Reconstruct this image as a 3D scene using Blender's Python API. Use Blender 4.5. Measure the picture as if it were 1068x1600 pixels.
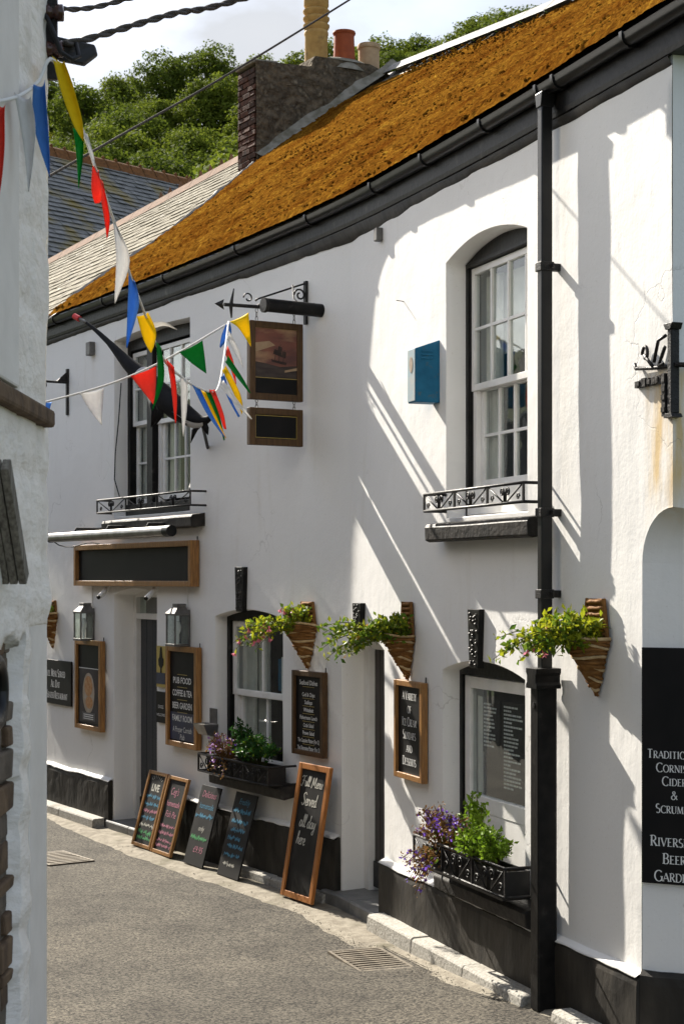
import bpy, bmesh, math, random
import numpy as np
from mathutils import Vector, Matrix
from mathutils.geometry import delaunay_2d_cdt, tessellate_polygon
for o in list(bpy.data.objects): bpy.data.objects.remove(o)
R = math.radians
S = bpy.context.scene
COL = S.collection
random.seed(7)
rng = np.random.default_rng(7)

# ------------------------------------------------------------------ camera
cam = bpy.data.cameras.new('camera'); camo = bpy.data.objects.new('camera', cam); COL.objects.link(camo)
camo.location = (0, 0, 2.5); camo.rotation_euler = (R(90), 0, 0)
cam.sensor_fit = 'VERTICAL'; cam.sensor_height = 36; cam.lens = 2600/1600*36
cam.shift_y = 105/1600; cam.clip_start = .1; cam.clip_end = 3000
cam.dof.use_dof = True; cam.dof.focus_distance = 11.5; cam.dof.aperture_fstop = 9
S.camera = camo
# ------------------------------------------------------------------ world, sun, exposure
SUN_AZ, SUN_EL = R(-32.2), R(35.4)
SUNV = Vector((math.sin(SUN_AZ)*math.cos(SUN_EL), math.cos(SUN_AZ)*math.cos(SUN_EL), math.sin(SUN_EL)))
w = bpy.data.worlds.new('World'); S.world = w; w.use_nodes = True
nt = w.node_tree; nt.nodes.clear()
out = nt.nodes.new('ShaderNodeOutputWorld'); bg = nt.nodes.new('ShaderNodeBackground')
sky = nt.nodes.new('ShaderNodeTexSky'); sky.sky_type = 'NISHITA'; sky.sun_disc = False
sky.sun_elevation = SUN_EL; sky.sun_rotation = SUN_AZ; sky.air_density = 1; sky.dust_density = 1.5; sky.ozone_density = 1
tc = nt.nodes.new('ShaderNodeTexCoord'); mp = nt.nodes.new('ShaderNodeMapping'); mp.inputs['Scale'].default_value = (1, 1, 2.2)
cn = nt.nodes.new('ShaderNodeTexNoise'); cn.inputs['Scale'].default_value = 2.6; cn.inputs['Detail'].default_value = 7; cn.inputs['Roughness'].default_value = .55
cr = nt.nodes.new('ShaderNodeValToRGB'); cr.color_ramp.elements[0].position = .34; cr.color_ramp.elements[1].position = .62
cc = nt.nodes.new('ShaderNodeValToRGB'); cc.color_ramp.elements[0].position = .35; cc.color_ramp.elements[0].color = (2.35, 2.52, 2.85, 1); cc.color_ramp.elements[1].position = .75; cc.color_ramp.elements[1].color = (3.0, 3.07, 3.2, 1)
mx = nt.nodes.new('ShaderNodeMix'); mx.data_type = 'RGBA'
nt.links.new(tc.outputs['Generated'], mp.inputs['Vector']); nt.links.new(mp.outputs[0], cn.inputs['Vector'])
nt.links.new(cn.outputs['Fac'], cr.inputs[0]); nt.links.new(cn.outputs['Fac'], cc.inputs[0])
nt.links.new(cr.outputs[0], mx.inputs[0]); nt.links.new(sky.outputs[0], mx.inputs[6]); nt.links.new(cc.outputs[0], mx.inputs[7])
nt.links.new(mx.outputs[2], bg.inputs[0]); bg.inputs[1].default_value = .098; nt.links.new(bg.outputs[0], out.inputs[0])
sun = bpy.data.lights.new('sun', 'SUN'); sun.energy = 5.0; sun.angle = R(.5); sun.color = (1, .93, .82)
suno = bpy.data.objects.new('sun', sun); COL.objects.link(suno); suno.rotation_euler = SUNV.to_track_quat('Z', 'Y').to_euler(); suno.location = (-30, 40, 40)
S.view_settings.view_transform = 'Standard'; S.view_settings.look = 'None'; S.view_settings.gamma = 1; S.view_settings.use_curve_mapping = False
S.view_settings.exposure = 1.48
S.render.engine = 'CYCLES'
S.cycles.max_bounces = 5; S.cycles.diffuse_bounces = 4; S.cycles.glossy_bounces = 3; S.cycles.transparent_max_bounces = 8

# ------------------------------------------------------------------ helpers
def lat(ix, iy, seed):
    h = (ix.astype(np.int64)*374761393 + iy.astype(np.int64)*668265263 + seed*974634777) & 0xffffffff
    h = ((h ^ (h >> 13))*1274126177) & 0xffffffff
    return ((h ^ (h >> 16)) & 0xffff)/65535.0
def vn(x, y, seed=0):
    x = np.asarray(x, float); y = np.asarray(y, float)
    ix = np.floor(x); iy = np.floor(y); fx = x-ix; fy = y-iy; fx = fx*fx*(3-2*fx); fy = fy*fy*(3-2*fy)
    return (lat(ix, iy, seed)*(1-fx)+lat(ix+1, iy, seed)*fx)*(1-fy)+(lat(ix, iy+1, seed)*(1-fx)+lat(ix+1, iy+1, seed)*fx)*fy
def fbm(x, y, seed=0, oct=4):
    s = 0; a = 1; t = 0
    for i in range(oct): s = s+a*vn(np.asarray(x)*2**i, np.asarray(y)*2**i, seed+i*17); t += a; a *= .5
    return s/t-.5

class MB:
    def __init__(s): s.v = []; s.f = []
    def add(s, vs, fs):
        o = len(s.v); s.v += [tuple(p) for p in vs]; s.f += [tuple(i+o for i in f) for f in fs]; return s
    def box(s, x0, x1, y0, y1, z0, z1, M=None):
        vs = [Vector(p) for p in ((x0,y0,z0),(x1,y0,z0),(x1,y1,z0),(x0,y1,z0),(x0,y0,z1),(x1,y0,z1),(x1,y1,z1),(x0,y1,z1))]
        if M is not None: vs = [M @ p for p in vs]
        return s.add(vs, ((0,3,2,1),(4,5,6,7),(0,1,5,4),(1,2,6,5),(2,3,7,6),(3,0,4,7)))
    def tube(s, pts, r, seg=8, cap=True):
        pts = [Vector(p) for p in pts]; n = len(pts); rs = r if isinstance(r, (list, tuple)) else [r]*n
        up = Vector((0, 0, 1)); d0 = (pts[1]-pts[0]).normalized()
        if abs(d0.z) > .95: up = Vector((1, 0, 0))
        vs = []; fs = []; a = None
        for i, p in enumerate(pts):
            d = (pts[min(i+1, n-1)]-pts[max(i-1, 0)]).normalized()
            a = d.cross(up).normalized() if a is None else (a-d*a.dot(d)).normalized()
            b = d.cross(a)
            for k in range(seg):
                t = 2*math.pi*k/seg; vs.append(p+(a*math.cos(t)+b*math.sin(t))*rs[i])
        for i in range(n-1):
            for k in range(seg): fs.append((i*seg+k, i*seg+(k+1) % seg, (i+1)*seg+(k+1) % seg, (i+1)*seg+k))
        if cap: fs.append(tuple(range(seg))); fs.append(tuple((n-1)*seg+k for k in reversed(range(seg))))
        return s.add(vs, fs)
    def lathe(s, prof, c=(0,0,0), seg=20, a0=0, a1=2*math.pi, M=None):
        full = abs(a1-a0) > 6.28; m = seg if full else seg+1; vs = []; fs = []
        for r, z in prof:
            for k in range(m):
                t = a0+(a1-a0)*k/seg; p = Vector((c[0]+r*math.cos(t), c[1]+r*math.sin(t), c[2]+z)); vs.append(M @ p if M is not None else p)
        for i in range(len(prof)-1):
            for k in range(seg): fs.append((i*m+k, i*m+(k+1) % m, (i+1)*m+(k+1) % m, (i+1)*m+k))
        return s.add(vs, fs)
    def prism(s, poly, y0, y1):            # polygon in local x,z pulled from y0 to y1
        n = len(poly); tri = tessellate_polygon([[Vector((a, b, 0)) for a, b in poly]])
        vs = [(a, y0, b) for a, b in poly]+[(a, y1, b) for a, b in poly]
        fs = [tuple(t) for t in tri]+[tuple(i+n for i in reversed(t)) for t in tri]+[(i, (i+1) % n, (i+1) % n+n, i+n) for i in range(n)]
        return s.add(vs, fs)
    def grid(s, P):                        # P[i][j] -> point
        n = len(P); m = len(P[0])
        return s.add([p for row in P for p in row], [(i*m+j, i*m+j+1, (i+1)*m+j+1, (i+1)*m+j) for i in range(n-1) for j in range(m-1)])
    def mesh(s, name, mat, smooth=False):
        me = bpy.data.meshes.new(name); me.from_pydata(s.v, [], s.f); me.validate()
        bm = bmesh.new(); bm.from_mesh(me); bmesh.ops.recalc_face_normals(bm, faces=bm.faces); bm.to_mesh(me); bm.free()
        if mat: me.materials.append(mat)
        if smooth: me.polygons.foreach_set('use_smooth', [True]*len(me.polygons))
        return me
    def build(s, name, mat, parent=None, smooth=False, bevel=0, auto=None):
        return obj(name, s.mesh(name, mat, smooth or auto is not None), parent, bevel, auto)
def obj(name, me, parent=None, bevel=0, auto=None):
    o = bpy.data.objects.new(name, me); COL.objects.link(o); o.parent = parent
    if auto is not None and hasattr(me, 'set_sharp_from_angle'): me.set_sharp_from_angle(angle=R(auto))
    if bevel:
        b = o.modifiers.new('bevel', 'BEVEL'); b.width = bevel; b.segments = 2; b.limit_method = 'ANGLE'; b.angle_limit = R(40)
    return o
def raw(name, v, f, mat, parent=None, smooth=True):
    me = bpy.data.meshes.new(name); v = np.asarray(v, np.float32)
    me.from_pydata(v.tolist(), [], f if isinstance(f, list) else f.tolist())
    if mat: me.materials.append(mat)
    if smooth: me.polygons.foreach_set('use_smooth', [True]*len(me.polygons))
    return obj(name, me, parent)
def tag(o, label=None, cat=None, group=None, kind=None):
    if label: o['label'] = label
    if cat: o['category'] = cat
    if group: o['group'] = group
    if kind: o['kind'] = kind
    return o
def thing(name, label, cat, loc=(0,0,0), rz=0, group=None):
    o = bpy.data.objects.new(name, None); COL.objects.link(o); o.location = loc; o.rotation_euler = (0, 0, rz); o.empty_display_size = .1
    return tag(o, label, cat, group)

# ------------------------------------------------------------------ materials
def nodes(m): return m.node_tree.nodes, m.node_tree.links
def pm(name, c1, c2=None, scale=6, rough=.6, bump=0, bscale=40, metal=0, detail=5, lo=.35, hi=.65, c3=None, s3=1.5, lo3=.55, hi3=.75, stretch=None, spec=None, bdist=.01, sheen=0, bdetail=4):
    m = bpy.data.materials.new(name); m.use_nodes = True; N, L = nodes(m); b = N['Principled BSDF']
    b.inputs['Roughness'].default_value = rough; b.inputs['Metallic'].default_value = metal; b.inputs['Specular IOR Level'].default_value = spec if spec is not None else (.5 if rough < .42 else .28 if rough < .6 else .1)
    co = N.new('ShaderNodeTexCoord'); vec = co.outputs['Object']
    if stretch:
        mpg = N.new('ShaderNodeMapping'); mpg.inputs['Scale'].default_value = stretch; L.new(vec, mpg.inputs['Vector']); vec = mpg.outputs[0]
    b.inputs['Base Color'].default_value = (*c1, 1)
    last = None
    if c2:
        n = N.new('ShaderNodeTexNoise'); n.inputs['Scale'].default_value = scale; n.inputs['Detail'].default_value = detail; L.new(vec, n.inputs['Vector'])
        r = N.new('ShaderNodeValToRGB'); r.color_ramp.elements[0].position = lo; r.color_ramp.elements[1].position = hi
        r.color_ramp.elements[0].color = (*c1, 1); r.color_ramp.elements[1].color = (*c2, 1); L.new(n.outputs['Fac'], r.inputs[0]); last = r.outputs[0]
    if c3:
        n = N.new('ShaderNodeTexNoise'); n.inputs['Scale'].default_value = s3; n.inputs['Detail'].default_value = 6; L.new(vec, n.inputs['Vector'])
        r = N.new('ShaderNodeMapRange'); r.inputs[1].default_value = lo3; r.inputs[2].default_value = hi3; L.new(n.outputs['Fac'], r.inputs[0])
        x = N.new('ShaderNodeMix'); x.data_type = 'RGBA'; L.new(r.outputs[0], x.inputs[0])
        if last: L.new(last, x.inputs[6])
        else: x.inputs[6].default_value = (*c1, 1)
        x.inputs[7].default_value = (*c3, 1); last = x.outputs[2]
    if last: L.new(last, b.inputs['Base Color'])
    if bump:
        n = N.new('ShaderNodeTexNoise'); n.inputs['Scale'].default_value = bscale; n.inputs['Detail'].default_value = bdetail; L.new(vec, n.inputs['Vector'])
        u = N.new('ShaderNodeBump'); u.inputs['Strength'].default_value = bump; u.inputs['Distance'].default_value = bdist; L.new(n.outputs['Fac'], u.inputs['Height']); L.new(u.outputs[0], b.inputs['Normal'])
    return m
def leafmat(name, c1, c2, trans=.35, rough=.5):
    m = pm(name, c1, c2, 9, rough, lo=.3, hi=.7); N, L = nodes(m); b = N['Principled BSDF']; o = N['Material Output']
    t = N.new('ShaderNodeBsdfTranslucent'); x = N.new('ShaderNodeMixShader'); x.inputs[0].default_value = trans; b.inputs['Specular IOR Level'].default_value = .15
    src = b.inputs['Base Color'].links[0].from_socket; L.new(src, t.inputs[0])
    L.new(b.outputs[0], x.inputs[1]); L.new(t.outputs[0], x.inputs[2]); L.new(x.outputs[0], o.inputs[0]); return m
def glassmat(name, tint=(1,1,1), base=.1):
    m = bpy.data.materials.new(name); m.use_nodes = True; N, L = nodes(m); N.remove(N['Principled BSDF']); o = N['Material Output']
    t = N.new('ShaderNodeBsdfTransparent'); t.inputs[0].default_value = (*tint, 1); g = N.new('ShaderNodeBsdfGlossy'); g.inputs['Roughness'].default_value = .02
    fr = N.new('ShaderNodeFresnel'); ge = N.new('ShaderNodeNewGeometry'); io = N.new('ShaderNodeMath'); io.operation = 'MULTIPLY_ADD'; io.inputs[1].default_value = 1/1.5-1.5; io.inputs[2].default_value = 1.5; L.new(ge.outputs['Backfacing'], io.inputs[0]); L.new(io.outputs[0], fr.inputs[0])
    ml = N.new('ShaderNodeMath'); ml.operation = 'MULTIPLY_ADD'; ml.inputs[1].default_value = 1.0; ml.inputs[2].default_value = .02; ml.use_clamp = True; L.new(fr.outputs[0], ml.inputs[0])
    nz = N.new('ShaderNodeTexNoise'); nz.inputs['Scale'].default_value = 3; bu = N.new('ShaderNodeBump'); bu.inputs['Strength'].default_value = .12; bu.inputs['Distance'].default_value = .02
    co = N.new('ShaderNodeTexCoord'); L.new(co.outputs['Object'], nz.inputs['Vector']); L.new(nz.outputs['Fac'], bu.inputs['Height']); L.new(bu.outputs[0], g.inputs['Normal'])
    x = N.new('ShaderNodeMixShader'); L.new(ml.outputs[0], x.inputs[0]); L.new(t.outputs[0], x.inputs[1]); L.new(g.outputs[0], x.inputs[2]); L.new(x.outputs[0], o.inputs[0]); return m
def clothmat(name, c, tr=.4):
    m = pm(name, c, tuple(v*.88 for v in c), 30, .7, .15, 300); N, L = nodes(m); b = N['Principled BSDF']; o = N['Material Output']
    t = N.new('ShaderNodeBsdfTranslucent'); t.inputs[0].default_value = (*c, 1); x = N.new('ShaderNodeMixShader'); x.inputs[0].default_value = tr
    L.new(b.outputs[0], x.inputs[1]); L.new(t.outputs[0], x.inputs[2]); L.new(x.outputs[0], o.inputs[0]); return m
def plaster():
    m = bpy.data.materials.new('white_plaster'); m.use_nodes = True; N, L = nodes(m); b = N['Principled BSDF']; b.inputs['Roughness'].default_value = .75; b.inputs['Specular IOR Level'].default_value = .25
    co = N.new('ShaderNodeTexCoord'); V = co.outputs['Object']
    def noise(sc, det, vec=V, rgh=.5):
        n = N.new('ShaderNodeTexNoise'); n.inputs['Scale'].default_value = sc; n.inputs['Detail'].default_value = det; n.inputs['Roughness'].default_value = rgh; L.new(vec, n.inputs['Vector']); return n.outputs['Fac']
    def rng_(f, a, b_, c=0, d=1):
        r = N.new('ShaderNodeMapRange'); r.inputs[1].default_value = a; r.inputs[2].default_value = b_; r.inputs[3].default_value = c; r.inputs[4].default_value = d; L.new(f, r.inputs[0]); return r.outputs[0]
    def mix(f, a, b_):
        x = N.new('ShaderNodeMix'); x.data_type = 'RGBA'; L.new(f, x.inputs[0])
        if isinstance(a, tuple): x.inputs[6].default_value = (*a, 1)
        else: L.new(a, x.inputs[6])
        x.inputs[7].default_value = (*b_, 1); return x.outputs[2]
    st = N.new('ShaderNodeMapping'); st.inputs['Scale'].default_value = (2.2, 2.2, .35); L.new(V, st.inputs['Vector'])
    c = mix(rng_(noise(1.3, 6), .35, .7, 0, .55), (.80, .79, .765), (.74, .73, .71))
    c = mix(rng_(noise(2.2, 8, st.outputs[0], .6), .58, .8, 0, .5), c, (.66, .63, .57))      # rain streaks
    c = mix(rng_(noise(70, 3), .66, .72, 0, .35), c, (.55, .52, .47))                          # specks
    sx = N.new('ShaderNodeSeparateXYZ'); L.new(V, sx.inputs[0])                                # rust run-off below the corner bracket
    def mul(a, b_):
        q = N.new('ShaderNodeMath'); q.operation = 'MULTIPLY'; L.new(a, q.inputs[0]); L.new(b_, q.inputs[1]); return q.outputs[0]
    rs = mul(mul(rng_(sx.outputs[1], 8.20, 8.13), rng_(sx.outputs[2], 2.70, 3.0)), mul(rng_(sx.outputs[2], 3.53, 3.48), rng_(noise(5, 6, st.outputs[0], .6), .38, .62, .1, .85)))
    c = mix(rs, c, (.62, .43, .17))
    dn = N.new('ShaderNodeTexNoise'); dn.inputs['Scale'].default_value = 2.2; dn.inputs['Detail'].default_value = 6; L.new(V, dn.inputs['Vector'])
    av = N.new('ShaderNodeVectorMath'); av.operation = 'ADD'; L.new(V, av.inputs[0]); L.new(dn.outputs['Color'], av.inputs[1])
    vo = N.new('ShaderNodeTexVoronoi'); vo.feature = 'DISTANCE_TO_EDGE'; vo.inputs['Scale'].default_value = .75; L.new(av.outputs[0], vo.inputs['Vector'])
    crk = mul(rng_(vo.outputs['Distance'], .006, .001), rng_(noise(.9, 3), .55, .63, 0, .34)); c = mix(crk, c, (.30, .28, .25))
    pat = rng_(noise(.8, 2), .60, .61, 0, .30); c = mix(pat, c, (.84, .83, .81))
    L.new(c, b.inputs['Base Color'])
    ad = N.new('ShaderNodeMath'); ad.operation = 'MULTIPLY_ADD'; ad.inputs[1].default_value = .35; L.new(noise(55, 5), ad.inputs[0]); L.new(noise(9, 4), ad.inputs[2])
    u = N.new('ShaderNodeBump'); u.inputs['Strength'].default_value = .26; u.inputs['Distance'].default_value = .010; sb = N.new('ShaderNodeMath'); sb.operation = 'MULTIPLY_ADD'; sb.inputs[1].default_value = -1.2; L.new(crk, sb.inputs[0]); L.new(ad.outputs[0], sb.inputs[2])
    tw = noise(4.5, 5, st.outputs[0], .65); s2 = N.new('ShaderNodeMath'); s2.operation = 'MULTIPLY_ADD'; s2.inputs[1].default_value = .9; L.new(tw, s2.inputs[0]); L.new(sb.outputs[0], s2.inputs[2])
    L.new(s2.outputs[0], u.inputs['Height']); L.new(u.outputs[0], b.inputs['Normal'])
    return m
M = {}
M['plaster'] = plaster()
M['plinth'] = pm('black_masonry_paint', (.016,.0145,.0125), (.042,.037,.030), 5, .6, .6, 14, c3=(.13,.115,.095), s3=2.6, lo3=.62, hi3=.88, stretch=(1,1,.5), spec=.22)
M['black'] = pm('black_gloss_paint', (.006,.006,.006), (.013,.012,.011), 14, .42, .25, 30, c3=(.07,.064,.056), s3=7, lo3=.64, hi3=.80, spec=.16)
M['gutter'] = pm('black_gutter_plastic', (.006,.006,.006), (.012,.0115,.011), 6, .34, .08, 20, c3=(.045,.042,.038), s3=5, lo3=.64, hi3=.85, spec=.3)
M['iron'] = pm('black_iron', (.008,.0075,.007), (.018,.016,.015), 30, .5, .4, 120, spec=.3)
M['white'] = pm('white_gloss_paint', (.78,.77,.75), (.7,.69,.66), 8, .35, .12, 60, c3=(.5,.47,.42), s3=6, lo3=.66, hi3=.85)
M['wood'] = pm('varnished_wood', (.34,.165,.042), (.20,.088,.022), 9, .4, .25, 50, stretch=(8,8,.8))
M['wood2'] = pm('orange_wood', (.42,.17,.045), (.30,.11,.028), 9, .45, .2, 50, stretch=(8,8,.8))
M['wood3'] = pm('dark_sign_wood', (.095,.05,.018), (.055,.028,.011), 9, .45, .25, 50, stretch=(8,8,.8))
M['oldwood'] = pm('weathered_timber', (.27,.25,.21), (.13,.115,.095), 8, .8, .6, 40, stretch=(9,9,.6))
M['panel'] = pm('black_sign_panel', (.007,.007,.007), (.011,.010,.010), 5, .5, spec=.15)
M['slatepanel'] = pm('chalkboard', (.010,.0095,.009), (.018,.017,.016), 4, .6, c3=(.035,.033,.031), s3=5, lo3=.5, hi3=.8, spec=.2)
M['letter'] = pm('white_lettering', (.72,.72,.7), rough=.6)
M['gold'] = pm('gold_line', (.42,.31,.07), rough=.4)
M['chalkw'] = pm('white_chalk', (.62,.60,.52), (.4,.39,.35), 60, .95)
M['chalkp'] = pm('pink_chalk', (.50,.22,.28), (.33,.15,.19), 60, .95)
M['chalkb'] = pm('blue_chalk', (.12,.30,.42), (.08,.2,.3), 60, .95)
M['chalkg'] = pm('green_chalk', (.12,.36,.16), (.08,.25,.11), 60, .95)
M['steel'] = pm('brushed_steel', (.30,.29,.27), (.2,.19,.18), 10, .36, .05, 80, metal=1)
M['pewter'] = pm('dull_pewter', (.17,.165,.155), (.11,.105,.10), 14, .5, .15, 60, metal=.5)
M['glass'] = glassmat('window_glass', (.93,.96,.95))
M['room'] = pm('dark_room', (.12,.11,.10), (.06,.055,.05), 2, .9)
M['curtain'] = pm('pale_curtain', (.72,.70,.65), (.6,.58,.53), 10, .9)
M['door'] = pm('dark_door_paint', (.018,.022,.027), (.03,.034,.04), 8, .4, .2, 40, stretch=(5,5,.5))
M['door2'] = pm('dark_brown_door_paint', (.028,.024,.021), (.05,.043,.037), 8, .45, .2, 40, stretch=(5,5,.5))
M['granite'] = pm('pale_granite', (.42,.40,.36), (.26,.25,.22), 60, .8, .5, 60, c3=(.2,.18,.15), s3=4, lo3=.55, hi3=.8)
M['concrete'] = pm('worn_concrete', (.26,.235,.19), (.17,.15,.118), 14, .9, .5, 70, c3=(.10,.092,.06), s3=3, lo3=.52, hi3=.75)
M['slab'] = pm('grey_slab', (.20,.20,.195), (.13,.13,.125), 6, .55, .25, 40)
M['stone'] = pm('brown_stone', (.16,.11,.07), (.08,.056,.04), 7, .85, .8, 25, c3=(.17,.12,.075), s3=9, lo3=.5, hi3=.75)
M['stone2'] = pm('grey_brown_stone', (.17,.14,.11), (.09,.075,.06), 7, .85, .8, 25)
M['mortar'] = pm('old_mortar', (.16,.135,.105), (.10,.085,.068), 12, .95, .7, 40)
M['brick'] = pm('old_brick', (.11,.050,.033), (.06,.032,.025), 18, .85, .5, 60, c3=(.05,.04,.035), s3=7, lo3=.52, hi3=.75)
M['brick2'] = pm('sooty_brick', (.075,.042,.032), (.045,.03,.025), 18, .85, .5, 60)
M['render'] = pm('sooty_render', (.15,.118,.08), (.030,.025,.019), 9, 1, 1, 11, c3=(.22,.18,.125), s3=9, lo3=.55, hi3=.72, bdist=.10, bdetail=10)
M['flaunch'] = pm('mossy_mortar', (.27,.25,.21), (.14,.128,.095), 8, .95, .7, 30)
M['lead'] = pm('pale_ridge_cement', (.30,.29,.265), (.20,.19,.175), 7, .6, .3, 30)
M['pot1'] = pm('buff_chimney_pot', (.46,.29,.10), (.34,.2,.07), 10, .7, .3, 40, c3=(.12,.09,.06), s3=8, lo3=.6, hi3=.8)
M['pot2'] = pm('terracotta_pot', (.33,.085,.035), (.24,.06,.028), 10, .65, .2, 40)
M['pot3'] = pm('pale_clay_pot', (.44,.31,.19), (.33,.23,.14), 10, .75, .3, 40)
M['slate'] = pm('lime_washed_slate', (.27,.243,.18), (.14,.122,.085), 6, .9, 1, 18, c3=(.07,.056,.03), s3=8, lo3=.50, hi3=.70, stretch=(1,1,2.5), bdist=.02)
M['slate2'] = pm('grey_slate', (.15,.15,.14), (.085,.085,.082), 7, .5, .4, 30, c3=(.16,.115,.015), s3=1.1, lo3=.5, hi3=.62)
M['redtile'] = pm('mossy_ridge_tile', (.20,.085,.03), (.12,.055,.022), 12, .85, .6, 40)
M['clayridge'] = pm('clay_ridge_tile', (.22,.12,.07), (.15,.085,.05), 12, .85, .5, 40)
M['blue'] = pm('blue_enamel', (.008,.095,.19), (.012,.13,.24), 9, .5, .15, 40, c3=(.09,.10,.085), s3=14, lo3=.60, hi3=.70, spec=.2)
M['wicker'] = pm('dark_wicker', (.24,.115,.036), (.13,.06,.02), 22, .75, .5, 60)
M['wicker2'] = pm('pale_wicker', (.55,.41,.23), (.38,.26,.13), 22, .8, .5, 60)
M['rope'] = pm('white_tape', (.66,.65,.62), rough=.8)
M['cable'] = pm('grey_cable', (.065,.058,.05), (.04,.036,.032), 40, .6, .3, 90)
M['cableblack'] = pm('black_cable', (.012,.012,.013), rough=.5)
M['insul'] = pm('brown_insulator', (.06,.022,.016), (.04,.016,.012), 10, .2)
M['fish'] = pm('black_rubber_fish', (.006,.006,.007), (.011,.011,.012), 9, .6, .15, 40, spec=.12)
M['fishw'] = pm('white_belly_paint', (.42,.42,.43), rough=.6)
M['red'] = pm('red_paint', (.50,.02,.02), rough=.4)
M['soil'] = pm('potting_soil', (.03,.022,.016), (.05,.038,.027), 30, .95, .8, 60)
M['planter'] = pm('black_plastic_trough', (.014,.014,.014), (.025,.024,.023), 12, .45)
M['fuchsia'] = leafmat('lime_leaf', (.17,.22,.012), (.30,.31,.018), .45)
M['fuchsia2'] = leafmat('mid_leaf', (.06,.13,.014), (.14,.20,.02), .35)
M['shrub'] = leafmat('bright_shrub_leaf', (.10,.19,.012), (.19,.29,.022), .4)
M['shrubdark'] = leafmat('dark_shrub_leaf', (.018,.06,.012), (.035,.10,.02), .3)
M['drystem'] = leafmat('straw_stem', (.26,.15,.05), (.17,.085,.03), .25)
M['purple'] = leafmat('violet_petal', (.13,.06,.42), (.22,.11,.55), .35)
M['lilac'] = leafmat('lilac_petal', (.36,.20,.46), (.45,.28,.55), .4)
M['pink'] = leafmat('pink_petal', (.60,.12,.22), (.72,.26,.34), .4)
M['yellowleaf'] = leafmat('yellowed_leaf', (.50,.27,.02), (.42,.2,.02), .35)
M['stem'] = pm('green_brown_stem', (.09,.07,.025), (.06,.08,.02), 30, .7)
M['bark'] = pm('tree_bark', (.07,.055,.04), (.04,.032,.025), 9, .95, .8, 20)
M['tree1'] = leafmat('oak_leaf', (.075,.115,.012), (.16,.185,.02), .4, .85)
M['tree2'] = leafmat('dark_oak_leaf', (.05,.082,.010), (.11,.135,.015), .4, .85)
M['tree3'] = leafmat('ash_leaf', (.095,.17,.02), (.16,.24,.034), .4, .85)
M['tree4'] = leafmat('olive_leaf', (.105,.12,.012), (.185,.18,.02), .4, .85)
M['grass'] = pm('hill_undergrowth', (.03,.055,.012), (.05,.06,.018), .5, .95)
M['yellowflag'] = clothmat('yellow_flag_cloth', (.80,.58,.01)); M['redflag'] = clothmat('red_flag_cloth', (.78,.075,.045)); M['blueflag'] = clothmat('blue_flag_cloth', (.09,.26,.62)); M['greenflag'] = clothmat('green_flag_cloth', (.008,.21,.035)); M['whiteflag'] = clothmat('white_flag_cloth', (.74,.73,.71))
def asphalt():
    m = pm('asphalt', (.064,.060,.052), (.043,.040,.035), 3, .85, .7, 170, c3=(.080,.074,.063), s3=.9, lo3=.5, hi3=.72, bdist=.008)
    N, L = nodes(m); b = N['Principled BSDF']; src = b.inputs['Base Color'].links[0].from_socket
    co = N.new('ShaderNodeTexCoord'); v = N.new('ShaderNodeTexVoronoi'); v.inputs['Scale'].default_value = 90; L.new(co.outputs['Object'], v.inputs['Vector'])
    sp = N.new('ShaderNodeSeparateColor'); L.new(v.outputs['Color'], sp.inputs[0])
    r = N.new('ShaderNodeValToRGB'); e = r.color_ramp.elements; e[0].position = .1; e[0].color = (.35,.35,.35,1); e[1].position = .95; e[1].color = (2.1,2.0,1.85,1); L.new(sp.outputs[0], r.inputs[0])
    x = N.new('ShaderNodeMix'); x.data_type = 'RGBA'; x.blend_type = 'MULTIPLY'; x.inputs[0].default_value = 1; L.new(src, x.inputs[6]); L.new(r.outputs[0], x.inputs[7]); L.new(x.outputs[2], b.inputs['Base Color'])
    return m
M['asphalt'] = asphalt()
def moss():
    m = bpy.data.materials.new('roof_moss'); m.use_nodes = True; N, L = nodes(m); b = N['Principled BSDF']; b.inputs['Roughness'].default_value = 1; b.inputs['Specular IOR Level'].default_value = 0
    co = N.new('ShaderNodeTexCoord'); V = co.outputs['Object']
    def noise(sc, det, rg=.6):
        n = N.new('ShaderNodeTexNoise'); n.inputs['Scale'].default_value = sc; n.inputs['Detail'].default_value = det; n.inputs['Roughness'].default_value = rg; L.new(V, n.inputs['Vector']); return n.outputs['Fac']
    r = N.new('ShaderNodeValToRGB'); e = r.color_ramp.elements; e[0].position = .28; e[0].color = (.040,.015,.004,1); e[1].position = .70; e[1].color = (.39,.215,.026,1)
    q = e.new(.45); q.color = (.15,.058,.008,1); q = e.new(.57); q.color = (.235,.098,.012,1)
    L.new(noise(16, 8, .75), r.inputs[0])
    r2 = N.new('ShaderNodeValToRGB'); e = r2.color_ramp.elements; e[0].position = .34; e[0].color = (.62,.52,.5,1); e[1].position = .68; e[1].color = (1.2,1.38,1.35,1); L.new(noise(1.9, 6), r2.inputs[0])
    x = N.new('ShaderNodeMix'); x.data_type = 'RGBA'; x.blend_type = 'MULTIPLY'; x.inputs[0].default_value = 1; L.new(r.outputs[0], x.inputs[6]); L.new(r2.outputs[0], x.inputs[7])
    L.new(x.outputs[2], b.inputs['Base Color'])
    u = N.new('ShaderNodeBump'); u.inputs['Strength'].default_value = 1; u.inputs['Distance'].default_value = .03; L.new(noise(60, 6, .75), u.inputs['Height']); L.new(u.outputs[0], b.inputs['Normal'])
    return m
M['moss'] = moss()

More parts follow.
